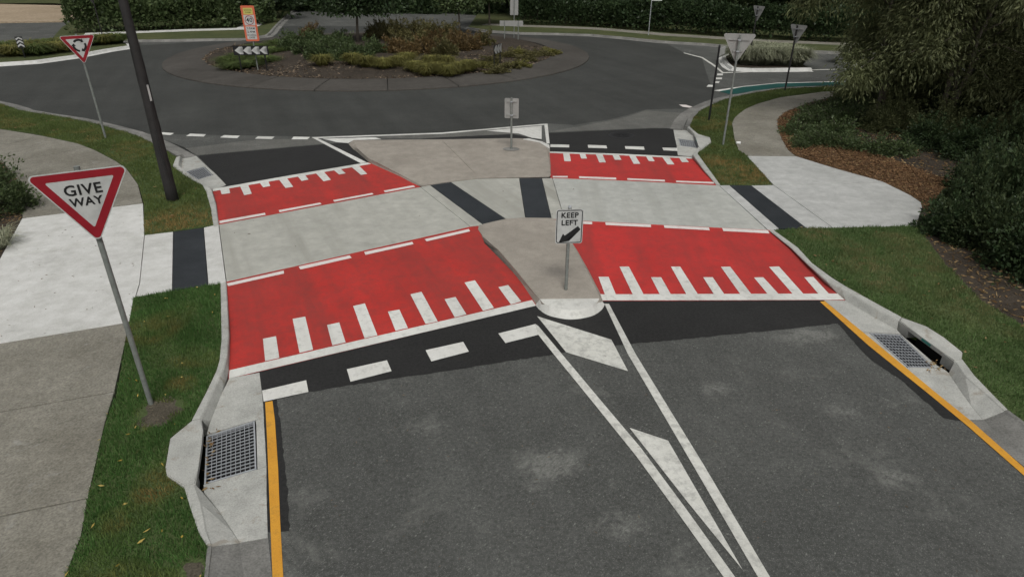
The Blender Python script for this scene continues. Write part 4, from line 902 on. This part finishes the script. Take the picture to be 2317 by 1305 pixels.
for s, z, sz in (('7-9AM', 1.84, .13), ('2-4PM', 1.69, .13), ('SCHOOL', 1.545, .10), ('DAYS', 1.44, .10)): text_mesh(s, sz, 'black', p, (0, -.008, z), .002)
text_mesh('SCHOOL', .085, 'black', p, (0, -.008, 2.64), .001); text_mesh('ZONE', .085, 'black', p, (0, -.008, 2.54), .001)
# edge-on chevron board on the right of the roundabout
eb = thing('chevron_board', 'black board seen almost edge-on among the low roundabout plants', 'sign', G(1126.5, 151, .25), R(72))
p = plate('sign_plate', rounded(rect(1.2, .62, 1.05), .03), 0, .005, 'black', eb); chevrons(p, 1.16, .63, 1.04, 3, -.0065)
for x in (-.45, .45): pole(eb, 1.02, .03, 'black', 'post', x, .035, -.3)
# street name blade on a black pole
sp = thing('street_name_post', 'thin black post with a small white name blade near the right kerb', 'sign', G(1604, 272, ZV), R(58))
pole(sp, 2.45, .034, 'black')
bm = bmesh.new(); tube(bm, [(0, 0, 2.45), (0, 0, 2.5)], [.04, .02], 10); obj('pole_cap', finish(bm), 'black', sp)
plate('name_blade', rounded([(.02, 2.14), (.74, 2.14), (.74, 2.38), (.02, 2.38)], .02), .012, .024, 'sign_white', sp)
# far signs
fp_ = thing('street_name_post', 'slim pale post with a white blade in front of the clipped right hedge', 'sign', G(1467, 80, .1), R(0))
pole(fp_, 2.5, .03, 'steel', seg=8); plate('name_blade', rounded([(.02, 2.28), (.74, 2.28), (.74, 2.47), (.02, 2.47)], .02), .012, .024, 'sign_white', fp_)
db = thing('direction_sign', 'low wide grey sign back on two posts beyond the roundabout', 'sign', G(1157, 93, .1), 0)
plate('sign_plate', rounded(rect(1.55, .92, 1.26), .03), .03, .005, 'alu', db)
for x in (-.46, .46): pole(db, 1.26, .03, 'steel_dull', 'post', x, -.02, -.1, 8)
d2 = thing('direction_sign', 'upright grey sign back on one pole above the low wide sign back', 'sign', G(1163, 88, .1), 0)
plate('sign_plate', rounded(rect(.55, 1.5, 2.8), .03), .05, .005, 'alu', d2); pole(d2, 2.75, .035, 'steel_dull', seg=8)
hz = thing('hazard_marker', 'upright black and white chevron marker on the far left median', 'sign', G(57, 133, .1), R(18))
p = plate('sign_plate', rect(.34, .55, 1.12), 0, .005, 'black', hz); chevrons(p, .32, .57, 1.10, 3, -.0065, False); pole(hz, 1.1, .03, 'black', y=.035, z0=-.1, seg=8)

# timber pole
pb = G(391, 452, ZV)
tp = thing('utility_pole', 'tall dark timber pole standing in the far left verge', 'pole', pb)
bm = bmesh.new(); tube(bm, [(0, 0, -.2), (0, 0, .3), (0, 0, 2), (0, 0, 4), (0, 0, 9.5)], [.134, .129, .110, .090, .078], 24); obj('shaft', finish(bm, smooth=True), 'timber', tp)
bm = bmesh.new()
for k in range(26):
    a = random.random()*6.28; z = random.random()*3; r = .130-.0105*z; l = .3+random.random()*.8
    box(bm, r-.001, r+.003, -.004, .004, z, z+l); bmesh.ops.rotate(bm, verts=bm.verts[-8:], cent=(0, 0, 0), matrix=Matrix.Rotation(a, 3, 'Z'))
obj('checks', finish(bm), 'black', tp)
bm = bmesh.new(); box(bm, -.022, .022, -.114, -.100, 2.28, 2.62); bmesh.ops.rotate(bm, verts=bm.verts[:], cent=(0, 0, 0), matrix=Matrix.Rotation(R(62), 3, 'Z')); obj('number_plate', finish(bm), 'sign_white', tp)
# paper cup
cu = thing('paper_cup', 'crushed white paper cup at the edge of the right path', 'litter', G(1670, 324, ZV+.04))
bm = bmesh.new(); tube(bm, [(-.06, 0, 0), (-.02, .01, .008), (.05, .0, 0)], [.035, .04, .05], 10); c_ = obj('cup', finish(bm), 'litter', cu)
bm = bmesh.new(); tube(bm, [(.05, 0, 0), (.062, 0, 0)], [.056, .054], 12); obj('rim', finish(bm), 'litter', cu)

# ------------------------------------------------------------------ roundabout island
RC = Vector((-7.555, 40.337, 0)); RR = 12.0
rb = thing('roundabout_island', None, None, RC); tag(rb, kind='structure')
NS = 24; bm = bmesh.new(); prof = [(RR, -.05), (RR-.01, .05), (RR-.05, .075), (RR-1.1, .15), (RR-2.1, .19), (RR-2.12, 0)]
rows = []
for k in range(7):
    a = (k/6-.5)*(2*math.pi/NS-.003); rows.append([bm.verts.new((r*math.cos(a), r*math.sin(a), z)) for r, z in prof])
for a, b in zip(rows, rows[1:]):
    for i in range(len(prof)-1): bm.faces.new([a[i], a[i+1], b[i+1], b[i]])
apme = finish(bm, 'apron_slab')
for k in range(NS): obj('apron_slab', apme, 'apron', rb, None, k*2*math.pi/NS+.05)
bm = bmesh.new(); vs_ = []
for r, z in ((RR-2.08, .16), (RR-2.6, .22), (RR-5, .38), (3, .5), (0, .55)):
    vs_.append([bm.verts.new((r*math.cos(t), r*math.sin(t), z+(.04*math.sin(5*t+r) if r > 0 else 0))) for t in np.linspace(0, 2*math.pi, 48, endpoint=False)])
for a, b in zip(vs_, vs_[1:]):
    for i in range(48): bm.faces.new([a[i], a[(i+1) % 48], b[(i+1) % 48], b[i]])
bmesh.ops.remove_doubles(bm, verts=bm.verts, dist=.001)
obj('planting_bed', finish(bm, smooth=True), 'soil', rb)
def ringpoly(r0, a0, a1, n=24): return None
th = rng.random(9000)*2*math.pi; rr = RR-2.1-rng.random(9000)**1.5*4.5; P = np.c_[RC.x+rr*np.cos(th), RC.y+rr*np.sin(th)]; P = P[P[:, 1] < RC.y+2]
n = len(P); V, F = leafquads(np.c_[P, .21+.06*np.clip((RR-2.4-np.hypot(P[:, 0]-RC.x, P[:, 1]-RC.y)), 0, 3)], np.c_[rng.normal(size=(n, 2)), .25*rng.normal(size=n)], .16*(.4+rng.random(n)), .05, .05)
tag(arrays('leaf_litter', V, F, 'twig'), 'dry twiggy litter round the edge of the roundabout bed', 'leaf litter', None, 'stuff')

# ------------------------------------------------------------------ plants
def cloud(n, rad, clumps, leaf, flat_=.0, up=.3, fill=.55, droop=0.0, wl=.5, jit=.3):
    """leaves spread through clumps in an ellipsoid whose bottom sits at z=0"""
    rx, ry, rz = rad
    d = unit(rng.normal(size=(clumps, 3))); d[:, 2] = np.abs(d[:, 2])*1.0 - flat_; rr = (fill+(1-fill)*rng.random(clumps))[:, None]
    cc = d*rr*np.array([rx, ry, rz])*.86; cc[:, 2] = np.clip(cc[:, 2], .02, None); cr = (rx+ry+rz)/3*jit*(.45+1.15*rng.random(clumps)**1.6)
    k = rng.integers(0, clumps, n); dl = unit(rng.normal(size=(n, 3))); rad_ = rng.random(n)**.45
    P = cc[k]+dl*(cr[k]*rad_)[:, None]*np.array([1, 1, .8]); P[:, 2] = np.maximum(P[:, 2], .01)
    dd = dl+np.array([0, 0, up-droop])+unit(cc[k]+1e-6)*.4+.5*rng.normal(size=(n, 3))
    L = leaf*(.5+.9*rng.random(n)**1.5)
    ns = n//9; sh = rng.integers(0, max(6, clumps//2), ns); a = unit(rng.normal(size=(clumps, 3))); a[:, 2] = np.abs(a[:, 2])+.35; a = unit(a)   # shoots that stick out of the mass
    t = .75+.5*rng.random(ns); P[:ns] = a[sh]*np.array([rx, ry, rz])*t[:, None]+rng.normal(size=(ns, 3))*leaf*.35; dd[:ns] = a[sh]+.6*rng.normal(size=(ns, 3)); P[:, 2] = np.maximum(P[:, 2], .01)
    return leafquads(P, dd, L, L*wl)
_cache = {}
def shrub(name, label, loc, s, kind, m, group=None, rz=None, cat='shrub'):
    if kind not in _cache:
        prm = dict(low=(2600, (.5, .5, .45), 26, .06, 0, .3, .5, 0, .55, .32), mid=(3600, (.6, .6, .75), 34, .08, 0, .3, .5, 0, .5, .30), bush=(9000, (1., 1., 1.15), 60, .085, .1, .2, .55, 0, .5, .27),
                   bush2=(8000, (1., .85, 1.05), 34, .09, .1, .35, .4, 0, .5, .34),
                   round=(2600, (.55, .55, .6), 22, .10, 0, .4, .5, 0, .4, .34), far=(2600, (1, 1, 1), 40, .20, .1, .2, .5, 0, .6, .3))[kind]
        V, F = cloud(*prm); _cache[kind] = (V, F, {})
    V, F, dct = _cache[kind]
    if m not in dct: dct[m] = arrays(name, V, F, None); dct[m].materials.append(MAT[m])
    o = thing(name, label, cat, loc, random.random()*6.28 if rz is None else rz, group); s = s if hasattr(s, '__len__') else (s, s, s)
    o.scale = s
    obj('foliage', dct[m], None, o)
    if 'stems' not in _cache:
        bm = bmesh.new()
        for k in range(6):
            a = k*1.05; tube(bm, [(0, 0, -.05), (.1*math.cos(a), .1*math.sin(a), .2), (.3*math.cos(a), .3*math.sin(a), .42)], [.014, .01, .005], 5)
        _cache['stems'] = finish(bm)
    obj('stems', _cache['stems'], 'bark_dark', o); return o
def tussock(name, label, loc, r, h, n, m, group=None, w=.02):
    a = rng.random(n)*6.283; q = r*.35*np.sqrt(rng.random(n)); base = np.c_[q*np.cos(a), q*np.sin(a), np.zeros(n)]
    o_ = r*(.3+.8*rng.random(n)); hh = h*(.5+.6*rng.random(n)); da = a+.5*rng.normal(size=n)
    mid = base+np.c_[np.cos(da)*o_*.45, np.sin(da)*o_*.45, hh*.85]; tip = base+np.c_[np.cos(da)*o_, np.sin(da)*o_, hh*(.4+.6*rng.random(n))]
    s = np.c_[-np.sin(da), np.cos(da), np.zeros(n)]*w
    V = np.stack([base-s*.4, base+s*.4, mid+s*.5, mid-s*.5, tip+s*.08, tip-s*.08], 1).reshape(-1, 3); q = np.arange(n)[:, None]*6; F = np.concatenate([q+np.array([[0, 1, 2, 3]]), q+np.array([[3, 2, 4, 5]])])
    t = thing(name, label, 'grass tussock', loc, 0, group); obj('blades', arrays('blades', V, F, None), m, t); return t

# roundabout planting
def rz_(p):
    d = math.hypot(p.x-RC.x, p.y-RC.y); return max(.1, min(.52, .2+.06*(RR-2.4-d)))
def rbp(u, v): p = G(u, v, .3); p.z = rz_(p)-.03; return p
gl = 'clipped dark green shrub in the left clump of the roundabout'
ORD = ['first', 'second', 'third', 'fourth', 'fifth', 'sixth', 'seventh', 'eighth', 'ninth', 'tenth']
for i, (u, v) in enumerate(((655, 118), (690, 128), (720, 138), (755, 133), (785, 140), (820, 136), (845, 128))):
    shrub('green_shrub', 'clipped dark green shrub, %s from the left in the front row of the roundabout planting' % ORD[i], rbp(u, v), (1.25, 1.25, 1.05+.3*random.random()), 'round', 'shrub', 'green shrubs on the roundabout')
gl = 'dark green shrub behind the front row on the left of the roundabout'
for u, v in ((700, 112), (740, 118), (780, 120), (660, 104), (720, 100), (770, 104)):
    shrub('green_shrub', gl, rbp(u, v), (1.25, 1.25, 1.05+.3*random.random()), 'round', 'shrub', 'green shrubs on the roundabout')
for i, (u, v) in enumerate(((890, 126), (925, 133), (965, 128), (1005, 130), (1035, 120))):
    shrub('rusty_shrub', 'rounded rust brown shrub, %s from the left in the front row of the rusty clump' % ORD[i], rbp(u, v), (1.3, 1.3, 1.15+.3*random.random()), 'round', 'shrub_rust' if i != 3 else 'shrub_olive', 'rusty shrubs on the roundabout')
for u, v in ((950, 114), (985, 112), (905, 110), (1070, 116), (1040, 104), (1095, 108)):
    shrub('rusty_shrub', 'rust brown shrub behind the front row of the rusty clump', rbp(u, v), (1.3, 1.3, 1.15+.3*random.random()), 'round', random.choice(['shrub_rust', 'shrub_rust', 'shrub_olive']), 'rusty shrubs on the roundabout')
for u, v in ((870, 90), (900, 84), (940, 92), (985, 92), (1020, 95), (960, 82), (850, 96)):
    shrub('olive_shrub', 'taller olive shrub at the back of the roundabout planting', rbp(u, v), (1.3, 1.3, 1.5+.3*random.random()), 'round', 'shrub_olive', 'olive shrubs on the roundabout')
shrub('orange_shrub', 'lone orange brown bush at the back left of the roundabout', rbp(706, 82), (1.3, 1.3, 1.4), 'round', 'shrub_rust')
for i, (u, v) in enumerate(((730, 150), (800, 148), (830, 153), (870, 156), (905, 152), (940, 160), (965, 165), (990, 162), (1015, 166), (1040, 160), (1060, 156), (920, 146), (975, 150), (1010, 150))):
    tussock('olive_tussock', 'feathery olive grass tussock in front of the roundabout shrubs', rbp(u, v), .62, .55, 900, 'tuft', 'olive tussocks on the roundabout', .022)
for i, (u, v) in enumerate(((1095, 150), (1120, 158), (1150, 150), (1175, 146), (1110, 140), (1145, 128), (1170, 122), (1200, 126), (1225, 122), (1245, 118), (1190, 134))):
    shrub('groundcover_plant', 'low leafy plant on the right rim of the roundabout', rbp(u, v), (1.2, 1.2, .55), 'round', 'shrub_olive' if i % 3 else 'tuft', 'low plants on the roundabout rim', cat='plant')
for i, (u, v) in enumerate(((520, 138), (545, 132), (575, 128), (610, 122), (560, 148), (600, 140), (585, 112), (630, 104), (530, 150))):
    tussock('olive_tussock', 'low green grass tussock around the chevron board', rbp(u, v), .85, .3, 700, 'grass_far', 'green tussocks by the chevron board', .03)

# trees
def tree(name, label, loc, kind, m, bark='bark', group=None, s=1.0, rz=0.0):
    """trunk and limbs as one part, crown of drooping or upright leaves as another; meshes shared between trees of a kind"""
    if kind not in _cache:
        r2 = np.random.default_rng(abs(sum(map(ord, kind))))
        H, trunk_r, spread, n, leaf, wl, droop, stems, crown0 = dict(
            weep1=(7.5, .085, 2.6, 42000, .15, .24, 1.1, 2, 1.7), weep2=(8.2, .09, 2.9, 46000, .15, .24, 1.1, 3, 1.8), weep3=(6.8, .085, 2.7, 42000, .17, .20, 1.1, 2, .9),
            isl1=(5.6, .09, 2.5, 16000, .20, .5, .35, 1, 1.75), isl2=(5.5, .07, 2.3, 12000, .22, .5, .35, 1, 1.7), far1=(10, .22, 4.2, 15000, .36, .5, .1, 1, .3), far2=(11, .2, 3.8, 15000, .36, .5, .1, 1, .5))[kind]
        bm = bmesh.new(); tips = []
        for st in range(stems):
            a0 = st*2.4+.3; lean = (.5 if stems > 1 else .12)
            P = [Vector((.1*st*math.cos(a0), .1*st*math.sin(a0), -.2))]; K = 6
            for k in range(1, K+1):
                f = k/K; P.append(Vector((lean*math.cos(a0)*f*1.6+.12*r2.normal()*f, lean*math.sin(a0)*f*1.6+.12*r2.normal()*f, H*.72*f)))
            tube(bm, P, [trunk_r*(1.25 if k == 0 else 1-.72*k/K) for k in range(K+1)], 8)
            for b in range(13):
                f = (crown0/H)*.85+(.92-(crown0/H)*.85)*(b+.5)/13; q = f/.72*K if f < .72 else K-.01
                i = min(K-1, int(q)); base = P[i].lerp(P[i+1], min(1, q-i)); a = a0+b*2.4+.4*r2.normal(); ln = spread*(.45+.65*r2.random())*(1-.45*abs(f-.45))
                mid = base+Vector((math.cos(a)*ln*.5, math.sin(a)*ln*.5, ln*.30)); tip = base+Vector((math.cos(a)*ln, math.sin(a)*ln, ln*(.35 if droop < .5 else .15)))
                tube(bm, [base, mid, tip], [trunk_r*.38, trunk_r*.22, trunk_r*.08], 5)
                for t in (.35, .6, .8, 1.0, 1.05): tips.append(base.lerp(mid, t*2) if t < .5 else mid.lerp(tip, t*2-1))
        tips = np.array([tuple(t) for t in tips]); k = r2.integers(0, len(tips), n)
        dl = unit(r2.normal(size=(n, 3))); cr = spread*.30*(.5+.9*r2.random(len(tips)))
        Pn = tips[k]+dl*(cr[k]*r2.random(n)**.5)[:, None]*np.array([1, 1, .85]); Pn[:, 2] -= droop*.5*r2.random(n)
        Pn[:, 2] = np.maximum(Pn[:, 2], crown0*(.62+.3*r2.random(n)))
        if kind.startswith('isl'): Pn[:, 2] = np.where(r2.random(n) < .45, 1.6+2.2*r2.random(n)**1.1, Pn[:, 2])
        dd = dl*.7+np.array([0, 0, .25-droop])+.4*r2.normal(size=(n, 3)); L = leaf*(.6+.8*r2.random(n))
        V, F = leafquads(Pn, dd, L, L*wl); _cache[kind] = (finish(bm, smooth=True), V, F, {})
    tm, V, F, dct = _cache[kind]
    if m not in dct: dct[m] = arrays('crown', V, F, None); dct[m].materials.append(MAT[m])
    if not tm.materials: tm.materials.append(MAT[bark])
    o = thing(name, label, 'tree', loc, rz, group); o.scale = (s, s, s)
    obj('trunk', tm, None, o); obj('crown', dct[m], None, o); return o
z0 = Vector((0, 0, .1))
tree('paperbark_tree', 'pale forked trunk tree with drooping leaves at the bed corner', G(1985, 277, .1), 'weep1', 'tree_weep', s=1.0, rz=.6)
tree('paperbark_tree', 'pale trunked weeping tree behind the low shrubs, right of the forked one', G(2130, 302, .1), 'weep2', 'tree_weep', s=1.0, rz=2.1)
wl_ = 'drooping dark tree in the thicket at the right edge'
for i, (x, y, k, s, rz) in enumerate(((17.5, 25.5, 'weep3', 1.1, 0), (18.8, 20.0, 'weep1', 1.1, 2), (16.2, 17.2, 'weep3', .95, 4), (20.5, 15.5, 'weep2', 1.0, 1), (22.5, 24, 'weep2', 1.1, 3), (15.5, 13.6, 'weep1', .9, 5), (24.5, 19, 'weep1', 1.15, .5), (19.5, 11.5, 'weep3', 1.1, 2.5), (26.5, 27, 'weep3', 1.2, 1.2), (21.5, 30, 'weep2', 1.1, 4.4))):
    tree('weeping_tree', wl_, (x, y, .09), k, 'tree_weep' if i % 3 else 'tree_dark', 'bark_dark', 'thicket trees on the right', s, rz)
tree('island_tree', 'small round crowned tree standing in the middle of the roundabout', Vector((-9.6, 42.2, .45)), 'isl1', 'shrub_dark', 'bark', s=1.0, rz=.4)
tree('island_tree', 'slender young tree at the far side of the roundabout', Vector((-3.9, 50.2, .2)), 'isl2', 'shrub', 'bark', s=1.0, rz=2)

tree('island_tree', 'spreading tree on the far lawn behind the wide grey sign back', G(1108, 57, .1), 'isl2', 'shrub', 'bark', s=1.15, rz=4)

# right bed shrubs
lowl = 'low glossy shrub in the ground cover along the curved right path'
for i, (u, v, s) in enumerate(((1800, 300, .9), (1812, 283, 1.0), (1830, 268, 1.0), (1848, 256, 1.0), (1870, 250, 1.1), (1895, 246, 1.1), (1920, 248, 1.1), (1850, 280, 1.1), (1875, 275, 1.2), (1900, 272, 1.2), (1925, 278, 1.2), (1845, 305, 1.0), (1870, 305, 1.1), (1898, 305, 1.1), (1830, 318, .8), (1862, 323, .8), (1815, 322, .7), (1945, 262, 1.2), (1950, 240, 1.1), (1935, 225, 1.1), (1965, 232, 1.1))):
    shrub('low_shrub', lowl, G(u, v+4, .09), (s*(1.0+.3*random.random()), s*(1.0+.3*random.random()), s*(.75+.4*random.random())), 'low', 'shrub', 'ground cover shrubs by the right path')
for u, v, s, l in ((1808, 334, .55, 'smallest shrub at the front of the mulch bed'), (1842, 328, .75, 'spreading shrub at the front of the mulch bed beside the smallest one'), (1912, 334, 1.05, 'dark bushy shrub standing in the open mulch'), (1985, 345, 1.15, 'upright leggy shrub at the back of the open mulch'), (2030, 348, 1.0, 'shrub right of the leggy one at the edge of the mulch')):
    shrub('low_shrub', l, G(u, v, .09), (s*1.1, s*1.1, s*.9), 'low', 'shrub')
und = 'dark undergrowth bush beneath the thicket trees'
for i, (x, y, s) in enumerate(((12.6, 21.6, 1.0), (12.6, 19.4, .8), (13.6, 20.2, 1.1), (13.2, 18.2, .9), (14.6, 18.8, 1.2), (14.4, 16.6, 1.1), (16, 19, 1.3), (15.6, 22.6, 1.3), (14.5, 24.5, 1.2), (16.5, 27, 1.3), (18.2, 23, 1.4), (17.8, 17.6, 1.4), (12.9, 15.4, .9), (14.2, 14.2, 1.1), (16.4, 14.6, 1.4), (19.5, 26.5, 1.4), (13.2, 25.6, 1.0), (15.2, 28.2, 1.1), (19, 14, 1.4), (21, 20, 1.6), (22, 27.5, 1.6), (24, 31, 1.6), (26, 24, 1.7))):
    shrub('undergrowth_bush', und, (x, y, .09), (s, s, s*.95), 'bush', 'shrub_dark' if i % 2 else 'tree_weep', 'undergrowth on the right')
for i, (u, v, s, l) in enumerate(((2148, 528, (.75, .8, .85), 'broad dark bush overhanging the end of the right footpath'), (2205, 548, (.8, .7, 1.0), 'dark bush right of the one at the footpath end'), (2275, 585, (.9, .8, 1.0), 'dark bush at the grass edge nearest the right picture edge'),
        (2345, 620, (1., .9, 1.15), 'tall dark bush cut by the right picture edge'), (2175, 485, (.7, .8, 1.1), 'dark bush behind the footpath end at the mulch edge'), (2240, 500, (.9, .9, 1.35), 'tall dark bush in the middle of the right hand clump'), (2300, 520, (1.0, 1.0, 1.6), 'tallest dark bush at the back of the right hand clump'),
        (2290, 400, (.9, .9, 1.5), 'pale tipped bush leaning over the right picture edge'), (2390, 540, (1.5, 1.5, 2.0), 'large bush just beyond the right picture edge'), (2210, 430, (.7, .9, .9), 'low dark bush at the far end of the open mulch'))):
    shrub('broadleaf_bush', l, G(u, v, .09), s, 'bush' if i % 2 else 'bush2', 'tree_dark' if i % 3 else 'shrub_dark')
# left bed shrubs
shrub('rounded_bush', 'dense green bush at the left picture edge beside the footpath', G(-12, 480, .09), (.95, .95, .95), 'bush', 'shrub')
shrub('rounded_bush', 'second bush left of the footpath mostly out of the picture', G(-75, 420, .09), (1, 1, 1), 'bush', 'shrub')
tussock('dry_tussock', 'strappy dry tussock beside the left bush', G(-2, 560, .09), .5, .4, 160, 'palegrass', None, .014)

# ------------------------------------------------------------------ far side of the junction
zf = .11
KR = [(1060, 62), (1104, 69), (1182, 74), (1338.6, 78), (1500, 93), (1600, 99), (1760, 112), (1930, 118), (2150, 120)]
krw = resample(GL(KR, zf), 2.5); krw += [Vector((75, 40, zf))]
tag(slab('far_right_lawn', krw + [Vector((90, 40, zf)), Vector((90, 130, zf)), Vector((-4, 130, zf)), Vector((-3.5, 70, zf))], .3, 'turf_far'), kind='structure')
kerb_run('far_right_road_kerb', krw, -1, zk=.125, wgut=.3)
pw = resample(GL([(1090, 57), (1182, 61), (1340, 67), (1500, 81), (1600, 87), (1760, 97), (1930, 103), (2150, 106)], zf+.01), 2.5); pn = []
for i, p in enumerate(pw):
    t = (pw[min(i+1, len(pw)-1)]-pw[max(i-1, 0)]).normalized(); pn.append(p+Vector((-t.y, t.x, 0))*1.5)
tag(slab('far_hedge_footpath', pw+pn[::-1], .1, 'concrete_old'), kind='structure')
def hedge(label, line, w, h, n, leaf, m, name='hedge'):
    o = thing(name, label, 'hedge', line[0]); o.location.z = 0
    seg = [(line[i+1]-line[i]).length for i in range(len(line)-1)]; T = sum(seg)
    t = rng.random(n)*T; cum = np.cumsum([0]+seg); i = np.clip(np.searchsorted(cum, t)-1, 0, len(seg)-1)
    A = np.array([tuple(p) for p in line]); f = (t-cum[i])/np.array(seg)[i]; c = A[i]*(1-f)[:, None]+A[i+1]*f[:, None]; d = unit(A[i+1]-A[i]); nr = np.c_[-d[:, 1], d[:, 0], np.zeros(n)]
    ang = rng.random(n)*math.pi; rad_ = 1-.35*rng.random(n)**2; bulge = .75+.5*vnoise(np.c_[t*.7, ang*2], 1.0, 4)
    P = c+nr*(np.cos(ang)*w*.5*rad_*bulge)[:, None]; P[:, 2] = .1+h*np.abs(np.sin(ang))**.55*rad_*bulge
    dd = nr*np.cos(ang)[:, None]+np.array([0, 0, .6])+.7*rng.normal(size=(n, 3)); L = leaf*(.6+.8*rng.random(n))
    V, F = leafquads(P-np.array([line[0].x, line[0].y, 0]), dd, L, L*.55); obj('foliage', arrays('foliage', V, F, None), m, o)
    bm = bmesh.new(); off = Vector((line[0].x, line[0].y, 0))
    for k in range(int(T/1.2)):
        tt = k*1.2+.3; ii = min(len(seg)-1, int(np.searchsorted(cum, tt)-1)); p = line[ii].lerp(line[ii+1], (tt-cum[ii])/seg[ii])-off
        tube(bm, [(p.x, p.y, 0), (p.x+.1, p.y, h*.7)], [.04, .02], 5)
    obj('stems', finish(bm), 'bark_dark', o)['kind'] = 'stuff'; return o
hl = resample([p+Vector((0, 0, 0)) for p in GL([(1175, 54), (1330, 58), (1500, 70), (1610, 78), (1760, 88), (1930, 95), (2150, 98)], .1)], 3)
hedge('long clipped dark hedge along the far right footpath', hl, 2.6, 2.0, 30000, .24, 'shrub_dark')
KL = [(150, 99), (198, 96), (289, 91), (420, 89), (557, 87), (600, 80), (625, 55), (660, 25), (700, 2)]
klw = resample(GL(KL, zf), 2.5)
tag(slab('far_left_lawn', klw + [Vector((-28, 130, zf)), Vector((-75, 130, zf)), Vector((-75, 82, zf))] + GL([(195, 14), (175, 40), (140, 62), (120, 85)], zf), .3, 'turf_far'), kind='structure')
kerb_run('far_left_road_kerb', klw, -1, 'concrete_dirty', zk=.125, wgut=.3)
pw = resample(GL([(190, 80), (290, 76), (420, 71), (556, 67), (600, 52)], zf+.01), 2.5); pn = []
for i, p in enumerate(pw):
    t = (pw[min(i+1, len(pw)-1)]-pw[max(i-1, 0)]).normalized(); pn.append(p+Vector((-t.y, t.x, 0))*1.5)
tag(slab('far_left_hedge_footpath', pw+pn[::-1], .1, 'concrete_new'), kind='structure')
hl = resample(GL([(165, 72), (290, 68), (420, 63), (545, 58), (580, 50)], .1), 3)
hedge('loose green hedge behind the far left footpath', hl, 3.4, 2.4, 20000, .28, 'shrub')
med = GL([(-120, 150), (0, 142), (78, 137), (161, 126), (234, 112), (289, 104), (275, 93), (180, 97), (90, 102), (0, 107), (-160, 112)], .13)
ms_ = slab('median_island', med, .2, 'turf_far'); tag(ms_, kind='structure')
mk = resample(GL([(-120, 150), (0, 142), (78, 137), (161, 126), (234, 112), (289, 104), (283, 98)], .13), 1.5); kerb_run('median_kerb', mk, -1, 'concrete_new', wgut=.35, zk=.14)
for i, (u, v) in enumerate(((15, 118), (60, 115), (105, 112), (150, 108), (195, 103), (235, 100), (262, 98), (35, 126), (85, 124), (130, 118))):
    tussock('median_tussock', 'green tussock in the planted far left median', G(u, v, .12), 1.1, .6, 800, 'tuft' if i % 2 else 'grass_far', 'tussocks in the far left median', .04)
bk_ = GL([(-300, 52), (0, 50), (140, 48), (175, 40), (200, 14), (120, 8), (-300, 8)], zf); tag(slab('dry_bank', bk_, .3, 'drybank'), kind='structure')
# right-hand side-road islands
si = slab('side_road_island', GL([(1642, 127.6), (1661.5, 153), (1700, 155), (1833, 153.7), (1800, 140), (1725, 122), (1665, 119)], .13), .2, 'soil'); tag(si, kind='structure')
kerb_run('side_island_kerb', resample(GL([(1665, 119), (1642, 127.6), (1661.5, 153), (1700, 155), (1833, 153.7)], .13), 1.0), -1, 'concrete_new', wgut=.2, zk=.14)
for i, (u, v) in enumerate(((1672, 138), (1690, 145), (1712, 146), (1735, 146), (1758, 146), (1780, 147), (1800, 148), (1690, 132), (1715, 134), (1740, 137), (1765, 140))):
    tussock('pale_tussock', 'pale bushy tussock on the right side road island', G(u, v, .12), 1.0, .95, 1100, 'palegrass', 'pale tussocks on the side road island', .03)
s2 = slab('second_side_road_island', GL([(1895, 137), (1915, 128), (2050, 140), (2050, 156), (1935, 152)], .13), .2, 'concrete_new'); tag(s2, kind='structure')
tussock('pale_tussock', 'pale tussock on the second side road island behind the trees', G(1925, 138, .12), 1.0, .9, 900, 'palegrass', None, .03)

for i in range(9):
    shrub('background_bush', 'dark bush at the foot of the trees closing the far road', (-23+2.9*i+random.uniform(-.5, .5), 72.5-.35*i+random.uniform(-.5, .5), 0), (1.9, 1.9, 1.7+.4*random.random()), 'far', 'shrub_dark', 'bushes closing the far road')
# background trees
def row(name, label, group, spots, m, kinds=('far1', 'far2')):
    for i, (x, y) in enumerate(spots):
        tree(name, label, (x+random.uniform(-.8, .8), y+random.uniform(-.8, .8), .1), kinds[i % 2], m[i % len(m)], 'bark_dark', group, .85+.3*random.random(), random.random()*6.28)
row('background_tree', 'dark leafy tree crowding behind the clipped right hedge', 'trees behind the right hedge', [(2.5+4.4*i, 62.5-1.9*i) for i in range(9)] + [(5+5.5*i, 69-2.0*i) for i in range(8)] + [(42, 46), (46, 42), (50, 38), (44, 36), (36, 40)], ('tree_dark', 'tree_dark', 'shrub_dark'))
row('background_tree', 'dark tree standing behind the far left hedge', 'trees behind the left hedge', [(-33, 60), (-28.5, 60.5), (-24, 62), (-31, 67), (-26, 69), (-37, 72), (-22, 72)], ('shrub_dark', 'tree_dark'))
row('background_tree', 'distant tree closing the end of the road behind the roundabout', 'trees closing the far road', [(-22, 78), (-17, 77), (-12, 78), (-7, 76), (-2, 75), (-19.5, 84), (-9, 83), (-14, 85), (-4, 82), (-26, 80), (1, 69)], ('tree_dark', 'shrub_dark'))
row('background_tree', 'distant tree on the crest of the dry bank', 'trees on the dry bank', [(-66, 88), (-58, 90), (-50, 88), (-74, 86), (-44, 92), (-62, 97)], ('tree_dark',))
